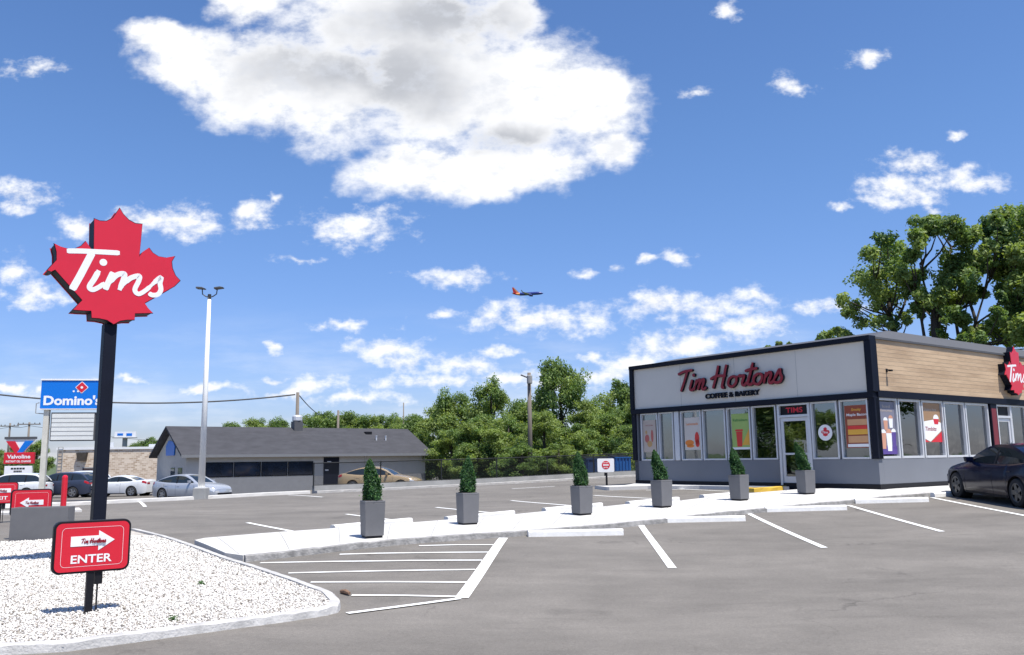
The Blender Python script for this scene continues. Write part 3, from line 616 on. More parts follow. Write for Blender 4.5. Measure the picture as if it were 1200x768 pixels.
# ------------------------------------------------------------------ the restaurant
FZ = 0.67
def restaurant():
    rt = thing('restaurant', 'low grey restaurant with white fascia sign, wood cladding and tall windows', 'restaurant', (bc[0], bc[1], 0), AL)
    # frame of the front facade: x runs from its far left end (0) to the corner (9.95), facing -y
    FM = Matrix(((0, 1, 0, 0), (-1, 0, 0, 9.95), (0, 0, 1, 0), (0, 0, 0, 1)))
    LX, DY = 17.0, 9.95
    # base walls
    w = MB(); S = 1.47
    w.box(0, LX, 0, .25, FZ - .02, S); w.box(0, .25, .25, 6.62, FZ - .02, S)
    w2 = MB(FM)   # front split around the door: door x from 6.55 (y 3.40) to 7.75 (y 2.20)
    wl = MB(FM); wl.box(0, 6.60, 0, .25, FZ - .02, S); wl.box(7.74, 9.95, 0, .25, FZ - .02, S)
    wr = MB(); wr.box(.25, 7.52, 0, .25, FZ - .02, S); wr.box(9.9, LX, 0, .25, FZ - .02, S)
    for q in (wl, wr):
        pass
    a = MB(); a.v, a.f, a.mi, a.sm = wl.v[:], wl.f[:], wl.mi[:], wl.sm[:]
    a.add(wr.v, wr.f)
    a.build('base_wall', M['grey'], rt, bevel=.004)
    pl = MB(); pl.box(-.012, LX, -.012, -.004, FZ - .35, FZ + .075); pl.box(-.012, -.004, -.004, 9.95, FZ - .35, FZ + .075); pl.build('plinth', M['black'], rt)
    bk = MB(); bk.box(0, LX, DY - .2, DY, .2, 4.95); bk.box(LX - .2, LX, .26, DY - .21, .2, 4.95); bk.build('back_wall', M['grey'], rt)
    it = MB(); it.box(.3, LX - .3, .3, DY - .3, FZ - .3, FZ + .01); it.build('interior_floor', M['ifloor'], rt)
    iw = MB(); iw.box(3.2, 3.3, 3.6, 9.6, FZ + .02, 3.2); iw.box(3.31, 14, 5.4, 5.5, FZ + .02, 3.2); iw.build('partition', M['interior'], rt)
    ic = MB(); ic.box(.3, LX - .3, .3, DY - .3, 3.28, 3.34); ic.build('ceiling', M['interior'], rt)
    ct = MB(); ct.box(2.0, 2.7, 3.9, 8.8, FZ + .02, 1.65); ct.box(1.95, 2.75, 3.85, 8.85, 1.655, 1.70); ct.build('counter', M['interior'], rt)
    # white fascia panel with navy frame
    f = MB(FM); f.box(.13, 9.82, -.03, .2, 3.42, 4.93); f.build('fascia_panel', M['panel'], rt)
    for x in (2.5, 4.95, 7.4): sj = MB(FM); sj.box(x - .004, x + .004, -.033, -.0305, 3.43, 4.92); sj.build('panel_joint', M['oldc'], rt)
    fr = MB(FM); fr.box(-.05, 10.02, -.14, .22, 4.94, 5.08); fr.box(-.05, 9.98, -.10, .22, 3.24, 3.415); fr.box(-.05, .13, -.12, .22, 3.416, 4.938); fr.box(9.82, 10.03, -.12, .22, 3.416, 4.938)
    fr.box(-.05, .16, -.06, .22, 1.475, 3.238); fr.box(9.80, 10.0, -.06, .2, 1.475, 3.238); fr.build('navy_frame', M['navy'], rt, bevel=.006)
    fr2 = MB(); fr2.box(.13, LX, -.08, .2, 3.26, 3.46); fr2.box(.005, .17, -.05, -.002, 1.48, 3.255); fr2.box(7.06, 7.50, -.05, .2, FZ, 3.255); fr2.build('navy_band', M['navy'], rt, bevel=.006)
    wd = MB(); wd.box(.14, LX, -.02, .2, 3.465, 4.99); wd.build('wood_cladding', M['wood'], rt)
    gr = MB()
    for k in range(1, 12): gr.box(.15, LX, -.0215, -.0205, 3.465 + k * .125 + .02, 3.465 + k * .125 + .026)
    gr.build('board_joint', M['woodp'], rt)
    cp = MB(); z0, z1 = 5.0, 5.45
    cp.box(.13, LX, -.07, .2, 4.992, 5.05)
    cp.add([(.02, -.07, 5.052), (LX, -.07, 5.052), (LX, .55, z1), (2.0, .55, z1), (.02, DY, 5.052), (2.0, DY - .5, z1), (LX, DY, 5.052), (LX, DY - .5, z1)],
           [(0, 1, 2, 3), (0, 3, 5, 4), (3, 2, 7, 5), (1, 6, 7, 2)])
    cp.build('metal_roof', M['coping'], rt)
    # windows, each with its frame
    pm = MB(FM); pm.box(2.09, 2.31, -.02, .2, 1.475, 3.235); pm.build('window_pier', M['alu'], rt, bevel=.01)
    def window(Mx, x0, x1, z0, z1, par=rt, fw_=.05):
        g = MB(Mx); g.box(x0 + fw_, x1 - fw_, .09, .10, z0 + fw_, z1 - fw_)
        p = MB(Mx); p.box(x0, x0 + fw_, .0, .16, z0, z1); p.box(x1 - fw_, x1, .0, .16, z0, z1); p.box(x0 + fw_, x1 - fw_, .0, .16, z1 - fw_, z1); p.box(x0 + fw_, x1 - fw_, -.01, .16, z0, z0 + fw_)
        fo = p.build('window', M['alu'], par, bevel=.004); g.build('window_pane', M['glass'], fo)
    for a_, b_ in ((9.62, 8.68), (8.68, 7.90), (7.60, 6.58), (6.58, 5.50), (5.50, 4.45), (4.45, 3.42)): window(FM, 9.95 - a_ + .03, 9.95 - b_ - .03, 1.475, 3.235)
    for a_, b_ in ((2.18, 1.22), (1.18, .20)): window(FM, 9.95 - a_ + .02, 9.95 - b_ - .02, 1.475, 3.235)
    for a_, b_ in ((.18, 1.24), (1.30, 2.58), (2.64, 3.94), (4.0, 5.34), (5.40, 6.98)): window(Matrix(), a_, b_, 1.475, 3.255, fw_=.07)
    window(Matrix(), 10.0, 11.6, 1.475, 3.255); window(Matrix(), 11.66, 13.3, 1.475, 3.255); window(Matrix(), 13.36, 15, 1.475, 3.255); window(Matrix(), 15.06, 16.9, 1.475, 3.255)
    # doors
    def door(Mx, x0, x1, zt=2.80, ztop=3.235):
        d = MB(Mx); y0 = -.02
        d.box(x0, x0 + .08, y0, .16, FZ, ztop); d.box(x1 - .08, x1, y0, .16, FZ, ztop); d.box(x0 + .08, x1 - .08, y0, .16, zt, zt + .08); d.box(x0 + .08, x1 - .08, y0, .16, ztop - .06, ztop)
        o = d.build('door_frame', M['alu'], rt, bevel=.004)
        l = MB(Mx); a0, a1 = x0 + .09, x1 - .09
        l.box(a0, a0 + .10, .02, .08, FZ + .01, zt - .01); l.box(a1 - .10, a1, .02, .08, FZ + .01, zt - .01); l.box(a0 + .10, a1 - .10, .02, .08, FZ + .01, FZ + .27); l.box(a0 + .10, a1 - .10, .02, .08, zt - .12, zt - .01)
        l.box(a0 + .10, a1 - .10, .02, .08, 1.62, 1.68)
        L = l.build('door', M['alu'], rt, bevel=.003)
        g = MB(Mx); g.box(a0 + .10, a1 - .10, .045, .052, FZ + .27, zt - .12); g.build('door_pane', M['glass'], L)
        hd = MB(Mx); hd.tube([(a1 - .14, -.03, 1.45), (a1 - .14, -.03, 1.95)], .014); hd.box(a1 - .15, a1 - .13, -.03, .02, 1.48, 1.50); hd.box(a1 - .15, a1 - .13, -.03, .02, 1.90, 1.92); hd.build('handle', M['chrome'], L)
        t = MB(Mx); t.box(x0 + .08, x1 - .08, .06, .07, zt + .08, ztop - .06); t.build('transom', M['glass'] if zt < 2.79 else M['black'], o)
        return o
    d1 = door(FM, 6.57, 7.77)
    tx = MB(FM); tx.text('TIMS', 7.17, 3.03, .17, .055, width=.62, bold=.02); tx.build('transom_lettering', M['red'], d1)
    door(Matrix(), 7.53, 8.62, 2.79, 3.25)
    window(Matrix(), 8.66, 9.86, FZ + .1, 3.25)
    # lamp on the wood
    lp = MB(); lp.box(.74, .78, -.14, -.02, 4.07, 4.10); lp.box(.71, .81, -.20, -.10, 4.04, 4.09); lp.box(.72, .80, -.045, -.02, 4.02, 4.13); lp.build('wall_lamp', M['black'], rt, bevel=.008)
    # rooftop bits above the fascia
    # window posters
    def poster(Mx, x0, x1, z0, z1, bg, draw, label):
        p = MB(Mx); p.box(x0, x1, .060, .064, z0, z1); o = p.build('poster', bg, rt); o['label'] = label
        draw(x0, x1, z0, z1, Mx, o)
    def blobs(name, items, m, Mx, o, y=.057):
        q = MB(Mx)
        for (cx, cz, rx, rz) in items: q.prism([(cx + rx * math.cos(k * .524), cz + rz * math.sin(k * .524)) for k in range(12)], y, y + .002)
        q.build(name, m, o)
    pc = lambda n, c: mat(n, c, .5, var=.04)
    def p1(x0, x1, z0, z1, Mx, o):
        w_, h_ = x1 - x0, z1 - z0; blobs('drink_picture', [(x0 + .3 * w_, z0 + .42 * h_, .09 * w_ * 2, .13 * h_), (x0 + .7 * w_, z0 + .5 * h_, .1 * w_, .2 * h_)], pc('print_rose', (.45, .12, .10)), Mx, o)
        blobs('cup_picture', [(x0 + .5 * w_, z0 + .25 * h_, .2 * w_, .1 * h_), (x0 + .25 * w_, z0 + .62 * h_, .08 * w_, .06 * h_)], pc('print_tan', (.5, .3, .12)), Mx, o, .0545)
        q = MB(Mx); q.text('Iced Drinks', (x0 + x1) / 2, z1 - .16 * h_, .06, .056, width=.6 * w_); q.build('poster_lettering', M['redl'], o)
    def p2(x0, x1, z0, z1, Mx, o):
        w_, h_ = x1 - x0, z1 - z0; q = MB(Mx); q.text('Lemonade', (x0 + x1) / 2, z1 - .2 * h_, .09, .056, width=.75 * w_, bold=.01); q.build('poster_lettering', pc('print_orange', (.75, .22, .03)), o)
        blobs('sandwich_picture', [(x0 + .3 * w_, z0 + .22 * h_, .28 * w_, .09 * h_), (x0 + .35 * w_, z0 + .12 * h_, .25 * w_, .05 * h_)], pc('print_orange', (.75, .22, .03)), Mx, o)
        blobs('cup_picture', [(x0 + .78 * w_, z0 + .35 * h_, .14 * w_, .2 * h_), (x0 + .8 * w_, z0 + .2 * h_, .13 * w_, .12 * h_)], pc('print_red', (.65, .04, .03)), Mx, o, .0545)
    def p3(x0, x1, z0, z1, Mx, o):
        w_, h_ = x1 - x0, z1 - z0; q = MB(Mx); q.text('Refreshers', (x0 + x1) / 2, z1 - .18 * h_, .09, .056, width=.82 * w_, bold=.01); q.build('poster_lettering', pc('print_dark_green', (.03, .2, .04)), o)
        q = MB(Mx); q.prism([(x0 + .55 * w_, z0 + .12 * h_), (x0 + w_, z0 + .12 * h_), (x0 + w_, z0 + .6 * h_)], .0575, .0585); q.build('orange_panel', pc('print_amber', (.75, .4, .05)), o)
        q = MB(Mx); q.prism([(x0 + .28 * w_, z0 + .08 * h_), (x0 + .55 * w_, z0 + .08 * h_), (x0 + .6 * w_, z0 + .5 * h_), (x0 + .24 * w_, z0 + .5 * h_)], .055, .057); q.box(x0 + .2 * w_, x0 + .62 * w_, .055, .057, z0 + .51 * h_, z0 + .56 * h_); q.build('cup_picture', pc('print_red', (.65, .04, .03)), o)
        q = MB(Mx); q.box(x0, x1, .0535, .0545, z0, z0 + .06 * h_); q.build('poster_foot', M['white'], o)
    def p4(x0, x1, z0, z1, Mx, o):
        w_, h_ = x1 - x0, z1 - z0; q = MB(Mx); q.text('Smoky', (x0 + x1) / 2, z1 - .11 * h_, .11, .056, width=.42 * w_, bold=.02, shear=.2); q.build('poster_lettering', pc('print_amber', (.75, .4, .05)), o)
        q = MB(Mx); q.text('Maple Bacon', (x0 + x1) / 2, z1 - .23 * h_, .10, .056, width=.84 * w_, bold=.02); q.build('poster_lettering', M['white'], o)
        for zz, rr_, m_ in ((.60, .07, pc('print_bun', (.62, .33, .16))), (.47, .05, pc('print_red', (.65, .04, .03))), (.37, .06, pc('print_amber', (.75, .4, .05))), (.20, .08, pc('print_bun', (.62, .33, .16)))):
            q = MB(Mx); q.box(x0 + .1 * w_, x1 - .02 * w_, .052 + zz * .004, .056, z0 + (zz - rr_) * h_, z0 + (zz + rr_) * h_); q.build('sandwich_picture', m_, o, bevel=0)
        q = MB(Mx); q.box(x0 + .06 * w_, x1 - .04 * w_, .0512, .0522, z0 + .02 * h_, z0 + .09 * h_); q.build('poster_foot', M['white'], o)
    poster(FM, 9.95 - 9.52, 9.95 - 8.86, 1.80, 2.98, pc('print_cream', (.50, .42, .36)), p1, 'pale poster with rosy drinks')
    poster(FM, 9.95 - 7.44, 9.95 - 6.70, 1.84, 2.99, pc('print_pale', (.62, .56, .50)), p2, 'white poster with a red cup')
    poster(FM, 9.95 - 5.30, 9.95 - 4.56, 1.82, 3.02, pc('print_green', (.34, .48, .13)), p3, 'green poster with a red drink')
    poster(FM, 9.95 - 1.02, 9.95 - .24, 1.80, 3.06, pc('print_brown', (.27, .055, .025)), p4, 'brown sandwich poster at the corner')
    def cup(Mx, o, cx, zb, w_, h_, m, y, top=None):
        q = MB(Mx); q.prism([(cx - w_ * .36, zb), (cx + w_ * .36, zb), (cx + w_ * .5, zb + h_), (cx - w_ * .5, zb + h_)], y, y + .002); q.build('cup_picture', m, o)
        q = MB(Mx); q.prism([(cx + w_ * .52 * math.cos(k * .45), zb + h_ + w_ * .42 * math.sin(k * .45)) for k in range(8)], y - .0016, y - .0003); q.build('topping_picture', top or M['white'], o)
    def p5(x0, x1, z0, z1, Mx, o):
        w_, h_ = x1 - x0, z1 - z0; pe = pc('print_peach', (.60, .30, .20)); pu = pc('print_purple', (.10, .06, .26))
        q = MB(Mx); q.box(x0, x1, .0585, .0598, z0, z0 + .16 * h_); q.build('lower_panel', pu, o)
        for cx, zb, ww, hh, mm, tt in ((.22, .10, .30, .30, pe, None), (.55, .06, .34, .34, M['white'], pe), (.84, .12, .28, .30, pu, None), (.40, .46, .26, .18, pe, None), (.72, .50, .26, .18, M['white'], pe)):
            cup(Mx, o, x0 + cx * w_, z0 + zb * h_, ww * w_, hh * h_, mm, .0562 - cx * .002, tt)
        q = MB(Mx); q.text('Iced', x0 + .5 * w_, z1 - .09 * h_, .09, .056, width=.45 * w_, bold=.01); q.text('Favourites', x0 + .5 * w_, z1 - .17 * h_, .07, .056, width=.7 * w_, bold=.01); q.build('poster_lettering', pc('print_cream', (.50, .42, .36)), o)
    def p6(x0, x1, z0, z1, Mx, o):
        w_, h_ = x1 - x0, z1 - z0
        q = MB(Mx); q.prism([(x0, z0 + .10 * h_), (x0 + .35 * w_, z0 + .01 * h_), (x1, z0 + .30 * h_), (x1, z0 + .50 * h_), (x0 + .62 * w_, z0 + .58 * h_), (x0, z0 + .52 * h_)], .0575, .0585); q.build('box_picture', M['white'], o)
        q = MB(Mx); q.prism([(x0 + .37 * w_, z0), (x1, z0), (x1, z0 + .27 * h_)], .055, .057); q.build('red_corner', M['red'], o)
        q = MB(Mx); q.prism([(x0, z0), (x0 + .30 * w_, z0), (x0, z0 + .08 * h_)], .055, .057); q.build('red_edge', M['red'], o)
        q = MB(Mx); q.text('Timbits', x0 + .42 * w_, z0 + .34 * h_, .13, .056, width=.62 * w_, bold=.02, shear=.25); q.build('box_lettering', M['redl'], o)
        cup(Mx, o, x0 + .74 * w_, z0 + .46 * h_, .3 * w_, .14 * h_, M['red'], .0548, M['white'])
        q = MB(Mx); q.text('Share a box', x0 + .45 * w_, z1 - .16 * h_, .11, .056, width=.7 * w_, bold=.01); q.build('poster_lettering', pc('print_cream', (.50, .42, .36)), o)
    poster(Matrix(), .27, 1.16, 1.60, 3.15, pc('print_slate', (.20, .20, .25)), p5, 'blue grey poster with iced drinks')
    poster(Matrix(), 2.74, 3.84, 1.96, 3.17, pc('print_toast', (.33, .20, .11)), p6, 'brown poster with a white box')
    pn = MB(); pn.box(7.10, 7.44, -.056, -.052, 1.6, 3.1); pn.build('menu_panel', pc('print_maroon', (.16, .02, .03)), rt)
    # round sticker
    st = MB(FM); cx = 9.95 - 1.72; st.disc(cx, 2.28, .245, .060, .064); so_ = st.build('round_sticker', M['white'], rt)
    lf = MB(FM); k_ = .16; lf.prism([(cx + x * k_, 2.28 + z * k_) for x, z in LEAF], .056, .058); lf.build('sticker_leaf', M['red'], so_)
    tt = MB(FM); tt.text('Tims', cx, 2.29, .07, .0535, width=.2, bold=.02, shear=.2); tt.build('sticker_lettering', M['white'], so_)
    # fascia lettering
    ls = MB(FM); script(ls, 'Tim Hortons', 9.95 - 7.47, 9.95 - 3.0, 3.93, 4.74, -.16, -.06, wk=.215)
    o = ls.build('wall_sign', [M['redl'], M['navy']], rt)
    l2 = MB(FM); l2.text('COFFEE & BAKERY', 9.95 - 5.12, 3.68, .18, -.10, depth=.06, width=2.3, bold=.022); l2.build('wall_sign_lettering', M['navy'], rt)
    # leaf sign on the wood
    lw = MB(Matrix.Translation((8.72, 0, 4.28))); lw.prism([(x * .92, z * .92) for x, z in LEAF], -.24, -.02); lo = lw.build('leaf_sign', M['navy'], rt)
    l3 = MB(Matrix.Translation((8.72, 0, 4.28))); l3.prism([(x * .92, z * .92) for x, z in LEAF], -.262, -.242); l3.build('leaf_face', M['red'], lo)
    l4 = MB(Matrix.Translation((8.72, 0, 4.28))); tims(l4, .92, -.2645, -.2625); l4.build('leaf_lettering', M['white'], lo)
    return rt

# leaf outline and lettering, traced and turned into metres (half width about 1)
LS = 1.0
LP0 = at(130, 350, 13.0)[:2]
def z1(x, z): return on_pl(x / 4.0, 230 + z / 4.0, LP0, T)      # from the enlarged view of the sign
_c = z1(525, 380)
_raw = [(560, 55), (578, 85), (604, 112), (634, 128), (667, 131), (660, 208), (652, 286), (668, 262), (698, 242), (716, 266), (742, 283), (778, 289), (820, 282), (805, 308), (808, 338), (822, 372), (845, 397), (818, 424), (678, 503),
        (695, 528), (717, 550), (675, 551), (632, 552), (630, 582), (595, 582), (562, 587), (532, 603), (500, 583), (462, 575), (428, 573), (427, 556), (426, 540), (380, 538), (340, 535), (362, 512), (384, 490), (255, 345), (237, 354), (218, 348), (238, 326), (262, 300), (262, 262), (252, 222),
        (282, 237), (315, 246), (350, 246), (378, 234), (400, 211), (420, 240), (438, 268), (439, 186), (440, 105), (468, 116), (498, 117), (528, 102)]
_m = [z1(*p) for p in _raw]; LEAF = [(a - _c[0], b - _c[1]) for a, b in _m]
def lp(x, z): a = z1(x, z); return (a[0] - _c[0], a[1] - _c[1])
TIMS = [([(312, 258), (380, 259), (470, 263), (560, 268)], 23, 1.0), ([(432, 264), (400, 325), (368, 385), (336, 440)], 31, 1.0),
        ([(462, 350), (440, 390), (418, 425), (432, 440), (462, 428), (490, 408)], 25, .8),
        ([(528, 358), (508, 400), (492, 440)], 25, 1.0), ([(508, 410), (545, 372), (580, 366), (578, 390), (558, 442)], 24, 1.0), ([(572, 418), (610, 386), (650, 376), (648, 400), (630, 440), (648, 460), (682, 442), (712, 415)], 24, .8),
        ([(712, 415), (752, 382), (748, 410), (752, 440), (738, 462), (712, 465), (696, 455)], 22, 1.0)]
def tims(mb, k, y0, y1):
    for i, (p, w, tp) in enumerate(TIMS):
        q = [tuple(c * k for c in lp(*a)) for a in p]; mb.ribbon(q, w * .0029 * 1.02 * k * 1.15, y0 - i * .0005, y1, taper=tp)
    c = lp(483, 312); mb.disc(c[0] * k, c[1] * k, .055 * k, y0, y1, n=16)
SCRIPT = [[(-.1, 1.72), (.5, 1.95), (1.35, 2.02)], [(.85, 1.95), (.5, .95), (.12, 0)], [(1.3, 1.05), (1.05, .25), (1.2, .02), (1.45, .2)], [(1.75, 1.05), (1.45, 0)], [(1.6, .55), (1.95, 1.0), (2.08, .8), (1.83, 0)], [(1.95, .5), (2.35, 1.0), (2.45, .82), (2.25, .15), (2.4, .0), (2.65, .2)],
          [(3.65, 2.15), (3.4, 1.1), (3.05, 0)], [(4.4, 2.15), (4.15, 1.1), (3.9, .1), (4.1, .02)], [(2.85, .9), (3.4, 1.15), (4.3, 1.12)],
          [(4.95, 1.0), (4.6, .75), (4.5, .25), (4.8, 0), (5.15, .3), (5.25, .75), (4.98, 1.0)], [(5.2, .85), (5.55, .95)], [(5.55, 1.1), (5.6, .9), (5.95, .92), (5.72, .25), (5.9, .02), (6.15, .3)],
          [(6.75, 2.05), (6.5, 1.1), (6.25, .25), (6.4, .02), (6.7, .2)], [(6.05, 1.32), (6.5, 1.45), (7.1, 1.48)], [(7.2, 1.0), (6.85, .75), (6.75, .25), (7.05, 0), (7.4, .3), (7.5, .75), (7.23, 1.0)],
          [(7.85, 1.05), (7.6, 0)], [(7.72, .55), (8.1, 1.0), (8.25, .8), (8.05, .15), (8.2, 0), (8.45, .25)], [(8.45, .25), (8.95, 1.15), (8.98, .8), (9.1, .45), (8.95, .08), (8.6, .0), (8.45, .15)]]
SCRIPT = [[(a + (.22 if k > 5 else 0), b) for a, b in p] for k, p in enumerate(SCRIPT)]
def script(mb, _t, x0, x1, z0, z1_, y0, y1, wk=.30, two=True):
    kx = (x1 - x0) / 9.5; kz = (z1_ - z0) / 2.25
    for i, p in enumerate(SCRIPT):
        q = [(x0 + (a + .15) * kx, z0 + b * kz) for a, b in p]
        mb.cur = 0; mb.ribbon(q, wk * (kx + kz) / 2, y0 - i * .0008, y0 + .012 if two else y1)
        if two: mb.cur = 1; mb.ribbon(q, wk * 1.04 * (kx + kz) / 2, y0 + .0125 + i * .0004, y1)
    c = (x0 + 1.62 * kx, z0 + 1.5 * kz)
    mb.cur = 0; mb.disc(*c, .17 * kz, y0 - .001, y0 + .012 if two else y1, n=12)
    if two: mb.cur = 1; mb.disc(*c, .18 * kz, y0 + .0128, y1, n=12)
    mb.cur = 0
restaurant()

# ------------------------------------------------------------------ signs
def pole_sign():
    p = LP0; z = H(*p) + .08
    r = thing('pole_sign', 'tall navy pole sign topped by a big red maple leaf lettered Tims', 'pole sign', (p[0], p[1], z), AL)
    o = Matrix.Translation((_c[0], 0, _c[1] - z))
    b = MB(); b.box(-.055, .125, .05, .28, -.1, 3.75 - z); b.build('pole', M['navy'], r, bevel=.008)
    k = MB(o); k.prism([(x * .985 , zz * .985) for x, zz in LEAF], .015, .34); k.build('leaf_body', M['navy'], r)
    e = MB(o); e.prism([(x * 1.004, zz * 1.004) for x, zz in LEAF], -.012, .012); e.build('leaf_rim', M['navy'], r)
    f = MB(o); f.prism([(x * .99, zz * .99) for x, zz in LEAF], -.022, -.0125); f.build('leaf_face', M['red'], r)
    e = MB(o); e.prism([(x * 1.004, zz * 1.004) for x, zz in LEAF], .343, .365); e.build('leaf_face', M['red'], r)
    l = MB(o); tims(l, 1.0, -.0245, -.0226); l.build('lettering', M['white'], r)
pole_sign()

def rrect(w, h, r, cx=0, cz=0, n=6):
    P = []
    for sx, sz, a in ((1, -1, -90), (1, 1, 0), (-1, 1, 90), (-1, -1, 180)):
        for k in range(n + 1):
            t = R(a + 90 * k / n); P.append((cx + sx * (w / 2 - r) + r * math.cos(t), cz + sz * (h / 2 - r) + r * math.sin(t)))
    return P
def direction_sign(pt, label, word, left, h0=.40):
    z = H(*pt) + .06
    r = thing('direction_sign', label, 'sign', (pt[0], pt[1], z), AL, 'red arrow signs on the drive')
    cz = h0 + .27
    b = MB(); b.prism(rrect(.76, .545, .075, 0, cz), -.035, .045); b.build('cabinet', M['black'], r, bevel=.006)
    f = MB(); f.prism(rrect(.715, .50, .06, 0, cz), -.044, -.0355); fo = f.build('sign_face', M['red'], r)
    g = MB()
    A = rrect(.605, .405, .045, 0, cz); Bq = rrect(.599, .399, .042, 0, cz); n = len(A)
    g.add([(x, -.0462, zz) for x, zz in A] + [(x, -.0462, zz) for x, zz in Bq], [(i, (i + 1) % n, n + (i + 1) % n, n + i) for i in range(n)])
    s = -1 if left else 1; az = cz + (.06 if word else 0)
    g.prism([(s * x, az + zz) for x, zz in [(-.215, -.052), (.055, -.052), (.055, -.105), (.215, 0), (.055, .105), (.055, .052), (-.215, .052)]], -.048, -.0445)
    g.build('arrow', M['white'], fo)
    q = MB(); script(q, '', -.115 - (.03 if left else 0) * 0, .125, az - .022, az + .03, -.0505, -.0485, wk=.36, two=False); q.build('script_lettering', M['redl'], fo)
    if word: t = MB(); t.text(word, -.005, cz - .125, .085, -.047, width=.40 if len(word) > 4 else .32, bold=.02); t.build('lettering', M['white'], fo)
    pst = MB(); pst.box(-.036, .036, -.03, .03, -.08, cz - .27); pst.build('post', M['black'], r)
    j = MB(); j.box(.045, .12, -.02, .05, cz - .40, cz - .275); j.box(.07, .085, .0, .015, -.05, cz - .40); j.build('junction_box', M['black'], r)
    return r
pE = G(103, 716, .075)
direction_sign(pE, 'red ENTER sign with a right pointing arrow on the white gravel', 'ENTER', False, .415)
pB = G(44, 632, .075)
direction_sign(at(36, 600, 18.0)[:2], 'red sign with a left pointing arrow half hidden behind the wide grey box', '', True, .40)
direction_sign(at(0, 590, 22.0)[:2], 'red EXIT sign cut by the left edge of the photo', 'EXIT', True, .42)

def grey_box():
    z = H(*pB) + .02; r = thing('planter_box', 'wide grey empty planter box at the back of the white gravel', 'planter', (pB[0], pB[1], z), R(10))
    b = MB(); b.box(-.52, .52, 0, .03, 0, .66); b.box(-.52, .52, .40, .43, 0, .66); b.box(-.52, -.49, .031, .399, 0, .66); b.box(.49, .52, .031, .399, 0, .66); b.build('planter_shell', M['planter'], r, bevel=.006)
    s = MB(); s.box(-.488, .488, .032, .398, .02, .55); s.build('planter_fill', M['soil'], r)
grey_box()

# ------------------------------------------------------------------ planters with clipped conifers
def leaves_mesh(name, cen, out, size, mats, mi, seed, up=.35, aspect=1.6):
    rng = np.random.default_rng(seed); n = len(cen); nr = out * .7 + rng.normal(0, .6, (n, 3)) + np.array([0, 0, up]); nr /= np.linalg.norm(nr, axis=1)[:, None] + 1e-9
    t = np.cross(nr, rng.normal(0, 1, (n, 3))); t /= np.linalg.norm(t, axis=1)[:, None] + 1e-9; b = np.cross(nr, t)
    s = size * rng.uniform(.6, 1.25, n)[:, None] if np.isscalar(size) else size[:, None]
    V = np.stack([cen - t * s * aspect / 2, cen - b * s / 2 * .9 + t * s * .1, cen + t * s * aspect / 2, cen + b * s / 2 * .9 + t * s * .1], 1).reshape(-1, 3)
    q = np.arange(4 * n).reshape(n, 4); me = bpy.data.meshes.new(name); fill_mesh(me, V, q, mi)
    for m in mats: me.materials.append(m)
    return me
def conifer_mesh(seed, hgt, rad, lean):
    rng = np.random.default_rng(seed); n = 11000
    f = rng.uniform(0, 1, n) ** .8; a = rng.uniform(0, 2 * math.pi, n)
    prof = rad * np.interp(f, [0, .12, .35, .6, .8, .93, 1.0], [.85, 1.05, 1.0, .80, .54, .28, .03]) * (1 + .12 * np.sin(a * 3 + f * 9 + seed) + .08 * np.sin(a * 7 - f * 14))
    rr = prof * rng.uniform(.45, 1.0, n) ** .5 * (1 + .16 * rng.normal(0, 1, n) * (rng.uniform(0, 1, n) > .8))
    x = rr * np.cos(a) + lean[0] * f ** 1.3; y = rr * np.sin(a) + lean[1] * f ** 1.3; z = f * hgt + rng.normal(0, .01, n)
    out = np.stack([np.cos(a), np.sin(a), .6 * np.ones(n)], 1)
    mi = (rng.uniform(0, 1, n) > .68).astype(int)
    return leaves_mesh('shrub', np.stack([x, y, z], 1), out, .023, [M['leafD'], M['leafE']], mi, seed, up=.5, aspect=2.0)
PL = [(-2.54, 15.6, 24.4, .76, (-.06, 0)), (-.97, 18.1, 27.4, .78, (.02, 0)), (1.53, 19.7, 31, .79, (-.07, 0)), (3.55, 20.9, 35, .74, (-.15, 0)), (5.78, 22.3, 37, .71, (-.13, 0)), (8.04, 23.9, 24.6, .80, (-.22, 0))]
PLL = ['grey planter with a slim conifer, leftmost and nearest of the row', 'grey planter with an upright pointed conifer, second from the left', 'grey planter with a conifer left of the do not enter sign', 'grey planter with a left leaning conifer before the leftmost restaurant windows', 'grey planter with a leaning conifer below the green window poster', 'grey planter with a strongly leaning conifer before the restaurant door']
for i, (x, y, rz, hh, ln) in enumerate(PL):
    z = H(x, y) + .102
    r = thing('planter', PLL[i], 'planter', (x, y, z), R(rz), 'conifer planters along the pavement')
    b = MB(); b.frustum(.30, .30, .30, .30, 0, .03); b.build('planter_foot', M['black'], r)
    b = MB(); b.frustum(.335, .335, .37, .37, .031, .60); b.frustum(.37, .37, .37, .37, .602, .64); b.build('planter_pot', M['planter'], r, bevel=.006)
    b = MB(); b.box(-.15, .15, -.15, .15, .642, .65); b.build('soil', M['bark'], r)
    ca, sa = math.cos(-R(rz)), math.sin(-R(rz))
    me = conifer_mesh(11 + i, hh, .155, (ln[0] * ca, ln[0] * sa)); o = bpy.data.objects.new('shrub', me); C.objects.link(o); o.parent = r; o.location = (0, 0, .60)
    s = MB(); s.tube([(0, 0, .6), (ln[0] * ca * .5, ln[0] * sa * .5, .6 + hh * .7)], [.018, .008], 6); s.build('stem', M['bark'], r)

